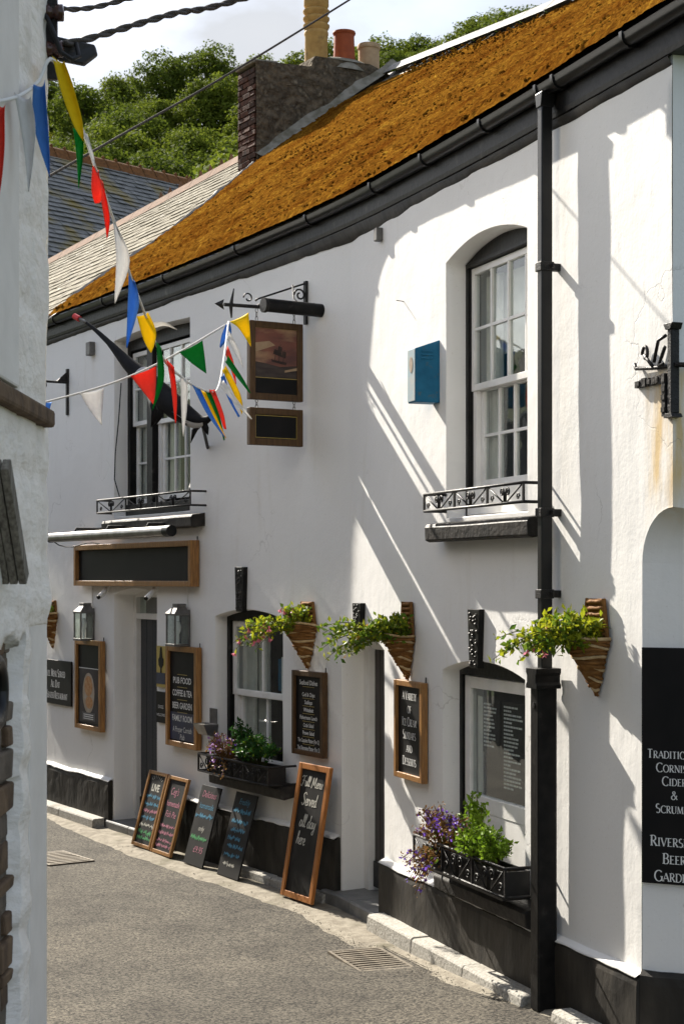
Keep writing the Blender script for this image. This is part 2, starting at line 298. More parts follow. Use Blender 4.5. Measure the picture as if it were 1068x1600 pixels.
# ------------------------------------------------------------------ plan of the frontage: two straight walls that meet at a blunt angle
TR, TL = R(19.9), R(30.5); KX, KY, UK = .056, 12.13, 4.4618
def normal(u, w=.06):
    t = min(max((u-UK)/(2*w)+.5, 0), 1); th = TR+(TL-TR)*t; sc = 1/math.cos((TL-TR)/2*(1-abs(2*t-1)))
    return -math.cos(th)*sc, -math.sin(th)*sc
def P(u, n=0, z=0, w=.06):                 # u: metres along the frontage from its near corner, n: metres out from the wall
    d = u-UK; th = TR if d < 0 else TL
    a, b = normal(u, w); return Vector((KX-d*math.sin(th)+n*a, KY+d*math.cos(th)+n*b, z))
def PE(u, n=0, z=0):                       # the eaves sweep round the blunt angle in one easy curve
    b = .8; d = u-UK; z = z+.045*math.exp(-(d/1.7)**2)          # and lift a touch over the angle
    if abs(d) >= b: return P(u, n, z)
    a0 = P(UK-b); a1 = P(UK+b); k = P(UK); t = (d+b)/(2*b); q = a0.lerp(k, t).lerp(k.lerp(a1, t), t); th = TR+(TL-TR)*t
    return Vector((q.x-n*math.cos(th), q.y-n*math.sin(th), z))
def ang(u): return (TR if u < UK else TL)-math.pi/2
def gz(u): return float(np.interp(u, [-2, 0, 1.3, 3], [.20, .20, .16, .10]))
def on_wall(name, label, cat, u, z, n=0, group=None, tilt=0):
    return thing(name, label, cat, P(u, n, z), ang(u), group)
def place(o, u, z, n=0):
    o.location = P(u, n, z); o.rotation_euler = (0, 0, ang(u)); return o
def frange(a, b, step):
    k = max(1, int(round(abs(b-a)/step))); return [a+(b-a)*i/k for i in range(k+1)]
def us_between(a, b, step=.4):
    l = frange(a, b, step)
    if a < UK < b: l = sorted(l+[UK-.06, UK, UK+.06]+[UK+k*.13 for k in range(-10, 11) if k and a < UK+k*.13 < b])
    return l
def sweep(mb, prof, us, closed=False, caps=True, w=.06, fn=None):
    fn = fn or P
    m = len(prof); vs = [fn(u, n, z) for u in us for n, z in prof]; fs = []
    for i in range(len(us)-1):
        for k in range(m if closed else m-1): fs.append((i*m+k, i*m+(k+1) % m, (i+1)*m+(k+1) % m, (i+1)*m+k))
    if closed and caps: fs += [tuple(range(m)), tuple((len(us)-1)*m+k for k in reversed(range(m)))]
    return mb.add(vs, fs)
def bulge(u, z):                           # hand-laid plaster is never flat
    return .016*fbm(np.asarray(u)*.7+3, np.asarray(z)*.7, 3, 3)+.006*fbm(np.asarray(u)*3.1, np.asarray(z)*2.6+9, 11, 3)

# ================================================================== GROUND
def road():
    us = frange(-9, 26, .5); ns = [-.3, 0, .2, .5, 1, 1.6, 2.4, 3.4, 5, 9, 16]
    V = [P(u, n, gz(u)+.02*float(fbm(u*.5, n*.8, 5, 2)), .06) for u in us for n in ns]
    m = len(ns); F = [(i*m+j, i*m+j+1, (i+1)*m+j+1, (i+1)*m+j) for i in range(len(us)-1) for j in range(m-1)]
    return tag(raw('road', V, F, M['asphalt']), kind='structure')
road()
g = MB(); g.grid([[(x, y, -.25) for x in (-900, -60, 60, 900)] for y in (-300, -20, 30, 60, 1500)]); tag(g.build('ground', M['grass']), kind='structure')
# worn concrete channel along the foot of the frontage, with a ragged edge where the asphalt laps it
def channel():
    V = []; F = []; us = frange(.2, 13, .08)
    for i, u in enumerate(us):
        e = float(np.interp(u, [0, 1.2, 2.0, 3.3, 5.1, 6.2, 7.7, 10, 13], [.12, .16, .30, .46, .44, .47, .44, .30, .3]))+.05*float(fbm(u*3, 1, 8, 4))+.03*float(fbm(u*11, 4, 9, 2))
        for k in range(5):
            e = min(e, .262) if 2.36 < u < 3.2 else e; n = -.05+(e+.05)*k/4; V.append(P(u, n, gz(u)+.018-.004*(k == 4)-.02*(k == 4)+.012*float(fbm(u*4, n*9, 6, 2))))
    F = [(i*5+k, i*5+k+1, (i+1)*5+k+1, (i+1)*5+k) for i in range(len(us)-1) for k in range(4)]
    return tag(raw('gutter_channel', V, F, M['concrete']), kind='structure')
channel()
def kerbs(u0, u1, n1, zt, drop, name='kerb_stone'):
    root = thing('stone_kerb', name, 'kerb')
    cuts = frange(u0, u1, .9)
    for a, b in zip(cuts, cuts[1:]):
        mb = MB(); za = zt+random.uniform(-.006, .006)
        sweep(mb, [(.02, gz(a)-.05), (.02, za), (n1-.012, za-.004), (n1, za-.018), (n1+.012, gz(a)-.05)], us_between(a+.004, b-.004, .3), closed=True); mb.build('kerb_stone', M['granite'], root, bevel=.006)
    return root
kerbs(1.28, 3.66, .17, .225, 0, 'pale granite kerb under the plinth between right door and downpipe')
kerbs(-.3, .95, .16, .24, 0, 'pale granite kerb right of the downpipe foot')
kerbs(8.98, 12.6, .17, .205, 0, 'grey kerb under the plinth left of the far doorway')
kerbs(4.64, 6.3, .12, .19, 0, 'low stone kerb behind the tall menu chalkboard')
def step(label, u0, u1, n0, n1, zt):
    r = thing('door_step', label, 'step'); c = (u0+u1)/2
    for a, b in ((u0, c-.003), (c+.003, u1)):
        mb = MB(); sweep(mb, [(n0, 0), (n0, zt), (n1-.01, zt-.006), (n1, zt-.02), (n1, 0)], us_between(a, b, .3), closed=True); mb.build('slab', M['slab'], r, bevel=.005)
step('grey stone step below the right-hand dark door', 3.70, 4.72, -.35, .10, .215)
step('grey stone step below the far doorway', 7.86, 8.93, -.4, .06, .20)
def grate(label, uc, nc, lu, ln, bars, yaw=0, group='road drain gratings'):
    loc = P(uc, nc, gz(uc)+.006); r = thing('drain_grate', label, 'drain grate', loc, ang(uc)+yaw, group)
    f = MB()
    for (x0, x1, y0, y1) in ((-lu/2, lu/2, -ln/2, -ln/2+.022), (-lu/2, lu/2, ln/2-.022, ln/2), (-lu/2, -lu/2+.022, -ln/2+.022, ln/2-.022), (lu/2-.022, lu/2, -ln/2+.022, ln/2-.022)): f.box(x0, x1, y0, y1, -.03, .004)
    f.build('frame', M['drain'], r)
    bm = MB(); st = (lu-.06)/bars; bm.box(-st*.24, st*.24, -ln/2+.024, ln/2-.024, -.015, .005); me = bm.mesh('bar', M['drain'])
    for k in range(bars): o = obj('bar', me, r); o.location = (-lu/2+.03+st*(k+.5), 0, 0); o.rotation_euler = (0, 0, R(3)*math.sin(k))
    p = MB(); p.box(-lu/2+.01, lu/2-.01, -ln/2+.01, ln/2-.01, -.06, -.018); p.build('sump', M['pit'], r)
M['drain'] = pm('worn_drain_iron', (.20,.17,.13), (.10,.085,.065), 12, .5, .3, 60, metal=.3)
M['pit'] = pm('drain_pit_dirt', (.02,.018,.015), (.035,.03,.025), 10, .95)
grate('worn iron drain grating beside the kerb by the right door', 2.78, .46, .70, .36, 12)
grate('worn iron drain grating in the road at the left, by the white corner', 7.60, 1.06, .62, .42, 8, R(4))

# ================================================================== PUB BUILDING
pub = thing('pub_building', 'white plastered pub with black plinth and mossy orange roof', 'pub')
def arch_pts(u0, u1, zb, zs, zt, k=14, flat=False):       # outline (u,z), anticlockwise in u,z
    if flat: return [(u0, zb), (u1, zb), (u1, zs), ((u0+u1)/2, zt), (u0, zs)]
    p = [(u0, zb), (u1, zb)]
    for i in range(k+1):
        t = i/k; u = u1+(u0-u1)*t; p.append((u, zs+(zt-zs)*(1-(2*t-1)**2)))
    return p
OPEN = dict(
    UL=(arch_pts(7.17, 8.87, 3.09, 4.78, 4.81, flat=True), .15),
    UR=(arch_pts(1.56, 2.70, 2.88, 4.49, 4.585), .13),
    LL=(arch_pts(5.48, 6.68, .88, 2.19, 2.255), .12),
    LR=(arch_pts(1.58, 2.75, .66, 1.93, 2.01), .12),
    LD=(arch_pts(7.87, 8.87, .10, 2.35, 2.415), .20),
    RD=(arch_pts(3.77, 4.58, .10, 2.01, 2.11), .20))
WALL_TOP = 5.06; CH = .285; SQ0, SQ1 = 2.58, 2.845      # corner cut away below the squinch
def build_wall():
    pts = []; edges = []
    def ring(l):
        b = len(pts); pts.extend(l); edges.extend([(b+i, b+(i+1) % len(l)) for i in range(len(l))])
    def dens(l, st=.08):
        o = []
        for (a, b), (c, d) in zip(l, l[1:]+l[:1]):
            k = max(1, int(math.hypot(c-a, d-b)/st)); o += [(a+(c-a)*i/k, b+(d-b)*i/k) for i in range(k)]
        return o
    squ = [(CH*math.cos(t*math.pi/2), SQ0+(SQ1-SQ0)*math.sin(t*math.pi/2)) for t in np.linspace(0, 1, 11)]
    outer = dens([(13.5, WALL_TOP), (13.5, .05), (CH, .05)]+squ+[(0, WALL_TOP)], .12); ring(outer)
    rings = {}
    for k, (pl, d) in OPEN.items(): rings[k] = dens(pl, .07); ring(rings[k])
    uu, zz = np.meshgrid(np.arange(.06, 13.45, .055), np.arange(.1, WALL_TOP-.02, .055))
    gp = np.stack([uu.ravel(), zz.ravel()], 1)+rng.uniform(-.012, .012, (uu.size, 2))
    def inside(poly, q):
        x, y = q[:, 0], q[:, 1]; r = np.zeros(len(q), bool); p = np.array(poly); j = len(p)-1
        for i in range(len(p)):
            c = ((p[i, 1] > y) != (p[j, 1] > y)) & (x < (p[j, 0]-p[i, 0])*(y-p[i, 1])/(p[j, 1]-p[i, 1]+1e-12)+p[i, 0]); r ^= c; j = i
        return r
    keep = inside(outer, gp)
    for k in rings: keep &= ~inside(rings[k], gp)
    allr = np.array(outer+[q for k in rings for q in rings[k]])
    gp = gp[keep]; dmin = np.array([np.min(np.hypot(*(allr-q).T)) for q in gp]); gp = gp[dmin > .022]
    pts.extend([tuple(q) for q in gp])
    ov, oe, of, *_ = delaunay_2d_cdt([Vector(p) for p in pts], edges, [], 0, 1e-6)
    ov = np.array([tuple(p) for p in ov]); cen = np.array([ov[list(f)].mean(0) for f in of])
    ok = inside(outer, cen)
    for k in rings: ok &= ~inside(rings[k], cen)
    bl = bulge(ov[:, 0], ov[:, 1])
    # arrises of openings are rubbed round
    V = [P(u, b, z) for (u, z), b in zip(ov, bl)]; Fc = [tuple(f) for f, o in zip(of, ok) if o]
    wall = raw('wall', V, Fc, M['plaster'], pub)
    for k, (pl, d) in OPEN.items():
        l = rings[k]; n = len(l); cx = sum(p[0] for p in l)/n; V = []; F = []
        deps = (0, -.012, -d*.5, -d-.16); cz = sum(p[1] for p in l)/n
        for j, dep in enumerate(deps):
            for (u, z) in l:
                b0 = float(bulge(u, z)); ins = (0, .006, .008, .006)[j]+(.006*float(fbm(u*6+dep*30, z*6, 21, 2)) if j else 0)
                V.append(P(u+(ins if u < cx else -ins), b0+dep if j < 2 else dep, z-(ins if z > cz else -ins)))
        for j in range(len(deps)-1):
            for i in range(n): F.append((j*n+i, j*n+(i+1) % n, (j+1)*n+(i+1) % n, (j+1)*n+i))
        raw('opening_reveal', V, F, M['plaster'], pub)
    # chamfered corner, squinch and gable
    inn = Vector((math.cos(TR), math.sin(TR), 0))
    def G(d, z): return P(0, 0, z)+inn*d
    mb = MB(); rows = 26; ww = 8
    mb.grid([[P(CH, 0, z).lerp(G(CH, z), i/ww)+Vector((0, -1, 0))*float(bulge(i*.06+30, z)) for i in range(ww+1)] for z in np.linspace(.05, SQ0, rows)])
    mb.grid([[P(u, 0, z).lerp(G(u, z), i/ww) for i in range(ww+1)] for u, z in squ]); mb.build('corner_chamfer', M['plaster'], pub, smooth=True)
    mb = MB()
    for (u, z), (u2, z2) in zip(squ, squ[1:]): mb.add([G(u, z), G(6, z), G(6, z2), G(u2, z2)], [(0, 1, 2, 3)])
    mb.grid([[G(d, z) for d in (CH, 3, 6)] for z in (.05, SQ0)]); mb.grid([[G(d, z) for d in (0, 3, 6)] for z in (SQ1, WALL_TOP)])
    mb.add([G(0, WALL_TOP), G(6, WALL_TOP), G(3, 7.2)], [(0, 1, 2)]); mb.build('gable_wall', M['plaster'], pub)
build_wall()

def plinth(u0, u1, zt, chamfer=False, ret=.30):
    us = frange(u0, u1, .1); 
    if u0 < UK < u1: us = sorted(us+[UK-.05, UK, UK+.05])
    prof = [(-ret, -.05), (-ret, zt-.01)]; V = []; F = []
    for u in us:
        j = .006*float(fbm(u*4, 3, 31, 3)); h = zt+.03*float(fbm(u*2.2, 7, 33, 3))
        col = [(-ret, 0), (-ret, h), (.012, h), (.046+j, h-.022)]+[(.05+j+.012*float(fbm(u*6, zz*5, 35, 3)), zz) for zz in np.linspace(h-.05, 0, 7)]
        V += [P(u, n, z) for n, z in col]; m = len(col)
    for i in range(len(us)-1): F += [(i*m+k, i*m+(k+1) % m, (i+1)*m+(k+1) % m, (i+1)*m+k) for k in range(m)]
    F += [tuple(range(m)), tuple((len(us)-1)*m+k for k in reversed(range(m)))]
    return raw('plinth', V, F, M['plinth'], pub, smooth=False)
plinth(CH-.03, 3.752, .555); plinth(4.598, 7.852, .60); plinth(8.888, 13, .575)
mb = MB()                                                  # white-painted weathering on top of the plinth
for a, b, zt in ((CH-.02, 3.76, .567), (4.60, 7.855, .612), (8.89, 13, .587)):
    us = frange(a, b, .06); rows = []
    for u in us:
        h = zt-.012+.03*float(fbm(u*2.2, 7, 33, 3)); e = .016*float(fbm(u*9, 2, 41, 3)); rows.append([P(u, -.03, h+.03), P(u, .016, h+.012), P(u, .036, h+.003), P(u, .0525, h-.010+e), P(u, .040, h-.016+e)])
    mb.grid(rows)
mb.build('plinth_weathering', M['plaster'], pub, smooth=True)
mb = MB(); inn = Vector((math.cos(TR), math.sin(TR), 0)); c0 = P(CH, 0, 0); c1 = P(0, 0, 0)+inn*CH; dd = (c1-c0).normalized(); nn = Vector((dd.y, -dd.x, 0))
rows = []
for i in range(9):
    p = c0.lerp(c1, i/8); h = .58+.02*float(fbm(i*.3, 1, 51, 2)); rows.append([p-nn*.05+Vector((0,0,h)), p+nn*.012+Vector((0,0,h)), p+nn*.046+Vector((0,0,h-.02))]+[p+nn*(.05+.012*float(fbm(i*.5, z*4, 52, 2)))+Vector((0,0,z)) for z in np.linspace(h-.06, 0, 6)])
mb.grid(rows); mb.build('plinth', M['plinth'], pub)

# fascia, soffit, gutter
US = us_between(-.35, 13.4, .5); mb = MB()
sweep(mb, [(-.12, 5.005), (.024, 5.0), (.030, 5.03), (.034, 5.19), (-.12, 5.19)], US, closed=True, fn=PE); mb.build('fascia_board', M['black'], pub, bevel=.004)
mb = MB(); usw = frange(0, 13.3, .07)                         # cracked filler under the fascia
mb.grid([[PE(u, .005, 5.012), PE(u, .028+.008*float(fbm(u*7, 1, 61, 2)), 4.985+.012*float(fbm(u*5, 2, 62, 3))), P(u, .0, 4.955+.03*float(fbm(u*4, 2, 63, 3)))] for u in usw]); mb.build('eaves_filler', M['plinth'], pub, smooth=True)
gut = MB(); gr = .046; gc = (.071, 5.162)
prof = [(gc[0]+gr*math.cos(t), gc[1]+gr*math.sin(t)) for t in np.linspace(math.pi, 2*math.pi, 11)]
inner = [(gc[0]+(gr-.007)*math.cos(t), gc[1]+(gr-.007)*math.sin(t)) for t in np.linspace(2*math.pi, math.pi, 11)]
lip = [(gc[0]+gr+.004, gc[1]+.012), (gc[0]+gr-.008, gc[1]+.012)]
sweep(gut, prof+lip+inner, US, closed=True, fn=PE); gut = gut.build('gutter', M['gutter'], pub, auto=40)
def gutter_band(u, wd):
    mb = MB(); r = gr+.010
    pr = [(gc[0]+r*math.cos(t), gc[1]+r*math.sin(t)) for t in np.linspace(math.pi, 2*math.pi, 11)]+[(gc[0]+r, gc[1]+.022), (gc[0]+r-.02, gc[1]+.022), (gc[0]+gr-.012, gc[1])]+[(gc[0]+(gr-.002)*math.cos(t), gc[1]+(gr-.002)*math.sin(t)) for t in np.linspace(2*math.pi, math.pi, 11)]
    sweep(mb, pr, [u-wd/2, u+wd/2], closed=True, fn=PE); mb.build('gutter_bracket', M['gutter'], gut, auto=40)
for u in (.28, 1.02, 1.22, 1.95, 2.85, 3.75, 4.9, 6.1, 7.5, 8.9, 10.2): gutter_band(u, .028)
# downpipe: slim upper length, collar, heavy lower length
PU = 1.17
dp = MB(); dp.box(-.027, .027, -.118, -.052, 1.99, 5.10); dp = place(dp.build('downpipe', M['gutter'], pub, bevel=.006), PU, 0)
mb = MB(); mb.prism([(-.045, 5.13), (.045, 5.13), (.029, 5.05), (-.029, 5.05)], -.125, -.045); mb.build('outlet', M['gutter'], dp, bevel=.005)
for z in (4.19, 2.86, 2.42):
    mb = MB(); mb.box(-.036, .036, -.127, -.046, z-.025, z+.025); mb.box(.036, .07, -.075, -.06, z-.012, z+.012); mb.box(-.02, .02, -.05, .01, z-.02, z+.02); mb.build('pipe_bracket', M['iron'], dp, bevel=.004)
mb = MB(); mb.box(-.05, .05, -.15, -.035, .17, 2.0); mb.build('lower_pipe', M['black'], dp, bevel=.010)
mb = MB(); mb.prism([(-.068, 2.02), (.068, 2.02), (.068, 1.995), (.056, 1.98), (.056, 1.945), (.068, 1.93), (.068, 1.91), (-.068, 1.91), (-.068, 1.93), (-.056, 1.945), (-.056, 1.98), (-.068, 1.995)], -.168, -.02); mb.build('collar', M['black'], dp, bevel=.006)
mb = MB(); mb.lathe([(0, -.012), (.016, -.012), (.016, .004), (0, .004)], (0, 0, 0), 10, M=Matrix.Translation((.0, -.153, 1.82)) @ Matrix.Rotation(R(90), 4, 'X')); mb.build('bolt', M['iron'], dp)
place(MB().box(-.03, .03, -.05, 0, -.09, .0).build('cable_box', M['pewter'], pub, bevel=.006), 3.82, 4.93)
place(MB().box(-.05, .05, -.06, 0, -.1, .03).build('cable_box', M['pewter'], pub, bevel=.006), 9.39, 4.80)

# roof: 36 degree slope
CP, SP = math.cos(R(36)), math.sin(R(36))
def RP(u, r, h=0): return PE(u, .095-r*CP+h*SP, 5.215+r*SP+h*CP)
def ridge_r(u): return float(np.interp(u, [-1, 2, 6.6, 12.6], [3.9, 4.1, 4.82, 6.56]))
roof = MB(); sweepu = us_between(-.3, 12.6, .3)
roof.grid([[RP(u, r*ridge_r(u), -.02) for r in np.linspace(0, 1, 12)] for u in sweepu])
roof.grid([[RP(u, ridge_r(u), -.02) if k == 0 else RP(u, ridge_r(u), -.02)+Vector((math.cos(TL), math.sin(TL), -.73))*5*k for k in (0, 1)] for u in sweepu])
roof = roof.build('roof', M['slate2'], pub)
def moss_sheet():
    nu, nr = 470, 240; u = np.linspace(-.28, 10.75, nu); t = np.linspace(-.005, 1, nr)
    um = np.repeat(u[:, None], nr, 1); rr = np.array([ridge_r(a)-.06 for a in u]); rm = rr[:, None]*t[None]
    edge = 10.42+np.interp(rm, [0, 1.4, 2.5, 3.7, 6], [.05, -.05, .40, 1.22, 2.2])+.10*fbm(um*0+3, rm*3, 71, 3)       # far verge of the moss runs up the slope
    um = -.28+(um+.28)*(edge+.28)/(11.03)
    h = .022+.03*np.maximum(fbm(um*1.2, rm*1.6, 72, 3)+.15, 0)+.045*np.abs(fbm(um*8, rm*12, 73, 3))+.028*fbm(um*24, rm*32, 74, 3)
    crs = (rm/.24) % 1; h += .012*(1-crs)
    h *= np.clip((edge-um)/.15, .15, 1)*np.clip((rr[:, None]-rm)/.5, .3, 1)*np.clip(rm/.12+.35, .35, 1)
    V = np.zeros((nu, nr, 3)); d = um-UK; b = .8
    n = .095-rm*CP+h*SP; th = np.where(d < 0, TR, TL); bx = KX-d*np.sin(th); by = KY+d*np.cos(th)
    t = np.clip((d+b)/(2*b), 0, 1); a0 = P(UK-b); a1 = P(UK+b); inb = np.abs(d) < b
    bx = np.where(inb, (1-t)**2*a0.x+2*t*(1-t)*KX+t*t*a1.x, bx); by = np.where(inb, (1-t)**2*a0.y+2*t*(1-t)*KY+t*t*a1.y, by); th = TR+(TL-TR)*t
    V[..., 0] = bx-n*np.cos(th); V[..., 1] = by-n*np.sin(th); V[..., 2] = 5.215+rm*SP+h*CP+.045*np.exp(-(d/1.7)**2)
    i = np.arange(nu-1)[:, None]*nr+np.arange(nr-1)[None]; F = np.stack([i, i+1, i+nr+1, i+nr], -1).reshape(-1, 4)
    o = raw('moss', V.reshape(-1, 3), F, M['moss'], roof); o['kind'] = 'stuff'
    # loose cushions standing proud of the sheet
    b = MB().lathe([(.001, .028), (.018, .022), (.027, .008), (.026, -.012)], seg=7)
    bv = np.array(b.v); bf = np.array([f for f in b.f]); VV = []; FF = []
    for k in range(9000):
        uu = random.uniform(-.2, 10.3); r = random.uniform(.03, ridge_r(uu)-.3); s = random.uniform(.2, .55); p = RP(uu, r, random.uniform(.018, .038)); a = random.uniform(0, 6.28)
        q = bv*s*[random.uniform(.8, 1.5), 1, random.uniform(.8, 1.3)]; q = np.stack([q[:, 0]*math.cos(a)-q[:, 1]*math.sin(a), q[:, 0]*math.sin(a)+q[:, 1]*math.cos(a), q[:, 2]], 1)+np.array(p)
        FF.append(bf+len(VV)*len(bv)); VV.append(q)
    o = raw('moss_cushions', np.concatenate(VV), np.concatenate(FF), M['moss'], roof); o['kind'] = 'stuff'
moss_sheet()
# bare lime-washed slates beyond the moss, laid in courses
def low_ridge(u): return float(np.interp(u, [11, 13.6, 17.8, 20], [4.9, 4.78, 3.48, 2.8]))
def slates():
    mb = MB(); 
    for c in range(24):
        r0 = c*.215; u = 10.3+random.uniform(0, .2)
        while u < 19.5:
            wd = random.uniform(.2, .28); r1 = r0+.30
            if r0 < low_ridge(u)-.05 and u > 10.42+float(np.interp(r0, [0, 1.4, 2.5, 3.7, 6], [-.12, -.2, .22, 1.05, 2.0])) and not (11.62 < u < 12.0 and r0 > 3.7):
                r1 = min(r1, low_ridge(u)); j = random.uniform(-.03, .03); hh = random.uniform(.003, .012)
                a = [RP(u+.004, r0+j, hh), RP(u+wd-.004, r0+j+random.uniform(-.008, .008), hh), RP(u+wd-.004, r1, -.006), RP(u+.004, r1, -.006)]
                b = [RP(u+.004, r0+j, hh-.012), RP(u+wd-.004, r0+j, hh-.012)]
                mb.add(a+b, [(0, 1, 2, 3), (4, 5, 1, 0)])
            u += wd
    o = mb.build('slates', M['slate'], roof); o['kind'] = 'stuff'
    bk = MB(); uu = frange(10.2, 20, .5); bk.grid([[RP(u, k*low_ridge(u), -.03) for k in (0, .5, 1)] for u in uu]); bk.build('slate_underlay', M['slate2'], roof)
    # raised verge of white mortar where the two roofs meet
    v = MB(); rs = np.linspace(.3, 3.75, 40); 
    v.tube([RP(10.44+float(np.interp(r, [0, 1.4, 2.5, 3.7], [-.03, -.12, .32, 1.16]))+.03*float(fbm(r*4, 0, 81, 2)), r, .03) for r in rs], [max(.004, .022+.03*float(fbm(r*5, 3, 82, 2))) for r in rs], 6); v.build('mortar_fillet', M['lead'], roof)
    # ridge tiles with cocked crests
    tl = MB(); 
    pr = [(-.16, -.10), (-.05, .045), (0, .065), (.05, .045), (.16, -.10)]
    us = frange(12.0, 19.5, .42)
    for k, (a, b) in enumerate(zip(us, us[1:])):
        mb = MB(); A = RP(a, low_ridge(a)); B = RP(b-.01, low_ridge(b)); ax = (B-A).normalized(); sd = ax.cross(Vector((0, 0, 1))).normalized()
        mb.add([A+sd*x+Vector((0, 0, z)) for x, z in pr]+[B+sd*x+Vector((0, 0, z)) for x, z in pr], [(i, i+1, i+6, i+5) for i in range(4)])
        if a < 15.0:
            for q in (.12, .32):
                c = A.lerp(B, q/.42); w2 = .055; mb.add([c-ax*w2+sd*.01+Vector((0,0,.05)), c+ax*w2+sd*.01+Vector((0,0,.05)), c+sd*.01+Vector((0,0,.15)), c-ax*w2-sd*.01+Vector((0,0,.05)), c+ax*w2-sd*.01+Vector((0,0,.05)), c-sd*.01+Vector((0,0,.15))], [(0,1,2),(5,4,3),(0,2,5,3),(1,4,5,2)])
        mb.build('ridge_tile', M['clayridge'], roof)
slates()
us = frange(5.6, 12.0, .62)
for a, b in zip(us, us[1:]):                                  # pale cement-bedded ridge
    mb = MB(); A = RP(a, ridge_r(a)); B = RP(b-.012, ridge_r(b)); ax = (B-A).normalized(); sd = ax.cross(Vector((0,0,1))).normalized()*-1; pr = [(-.24, -.125), (-.10, .03), (0, .06), (.1, .03), (.24, -.1)]
    mb.add([A+sd*x+Vector((0,0,z)) for x, z in pr]+[B+sd*x+Vector((0,0,z)) for x, z in pr], [(i, i+1, i+6, i+5) for i in range(4)]); mb.build('ridge_tile', M['lead'], roof, auto=50)

# chimney
def chimney():
    u0, u1, n0, n1 = 11.70, 12.16, -3.0, -5.0
    c = MB(); us = np.linspace(u0, u1, 7); ns = np.linspace(n0, n1, 70)
    def ztop(n): return float(np.interp(-n, [3.0, 3.75, 3.8, 4.6, 5.0], [8.70, 8.74, 8.88, 8.90, 8.78]))
    def q(u, n, z, o): return P(u, n, z, 1)
    rows = 60
    def face(fn): c.grid(fn)
    face([[P(u0-.015+.07*float(fbm(n*3.5, z*3.5, 91, 5)), n, z, 1) for z in np.linspace(6.6, ztop(n), rows)] for n in ns])
    face([[P(u1, n, z, 1) for z in (6.6, ztop(n))] for n in ns])
    face([[P(u, n1, z, 1) for z in (6.6, ztop(n1))] for u in us])
    face([[P(u, n0-.055, z, 1) for z in np.linspace(6.6, ztop(n0), rows)] for u in us])
    face([[P(u, n, ztop(n), 1) for u in (u0-.015, (u0+u1)/2, u1)] for n in ns])
    ch = c.build('chimney', M['render'], pub, auto=50)
    # brick end towards the lane
    k = 0; z = 7.42; bh = .068
    while z < 8.62:
        x = u0+.03 if k % 2 else u0-.0
        while x < u1-.02:
            x1 = min(x+(.2 if (k % 2 == 0) else .105 if x < u0+.05 else .2), u1); mb = MB()
            sweep(mb, [(n0-.05, z), (n0-.05, z+bh-.012), (n0+random.uniform(-.004, .010), z+bh-.012), (n0+random.uniform(-.004, .010), z)], [x+.006, x1-.006], closed=True); mb.build('brick', M[random.choice(['brick', 'brick', 'brick2'])], ch, bevel=.004); x = x1
        z += bh; k += 1
    mb = MB(); sweep(mb, [(n0-.08, 7.15), (n0-.08, 7.42), (n0+.012, 7.41), (n0+.02, 7.15)], [u0-.01, u1+.01], closed=True); mb.build('chimney_base', M['flaunch'], ch)
    mb = MB(); rr = np.linspace(3.9, 6.3, 24)
    mb.grid([[RP(u0-.13+.04*float(fbm(r*3, 1, 93, 3)), r, .035), RP(u0-.07, r, .06), RP(u0-.012, r, .13+.07*float(fbm(r*3, 5, 94, 3)))] for r in rr]); mb.build('mortar_fillet', M['flaunch'], ch, smooth=True)
    mb = MB(); sweep(mb, [(n0+.03, 8.68), (n0+.03, 8.73), (n0-.32, 8.75), (n0-.32, 8.68)], [u0+.02, u1+.02], closed=True); mb.build('capping_slab', M['flaunch'], ch, bevel=.01)
    fl = MB(); fl.lathe([(.42, -.06), (.36, .04), (.22, .10), (.0, .12)], seg=16, M=Matrix.Translation(P(11.9, -4.35, 8.86, 1)) @ Matrix.Rotation(TL, 4, 'Z') @ Matrix.Diagonal((1.25, .55, 1, 1))); fl.build('flaunching', M['flaunch'], ch, smooth=True)
    def pot(n, zb, prof, m, lab):
        mb = MB(); mb.lathe(prof, P(11.92, n, zb, 1), 24); o = mb.build('chimney_pot', M[m], ch, auto=35); o['label'] = lab
    pot(-3.96, 8.84, [(.145, 0), (.14, .36), (.15, .38), (.15, .41), (.138, .43), (.165, .48), (.165, .50), (.13, .52), (.165, .57), (.165, .59), (.13, .61), (.165, .66), (.165, .68), (.13, .70), (.155, .74), (.15, .95), (.12, .95), (.12, .6)], 'pot1', 'tall buff chimney pot with louvred rings')
    pot(-4.36, 8.92, [(.14, 0), (.132, .15), (.125, .36), (.14, .375), (.145, .39), (.14, .405), (.115, .405), (.11, .1)], 'pot2', 'terracotta red chimney pot')
    pot(-4.72, 8.76, [(.13, 0), (.132, .40), (.145, .41), (.147, .45), (.14, .465), (.115, .465), (.112, .1)], 'pot3', 'pale buff ribbed chimney pot')
chimney()

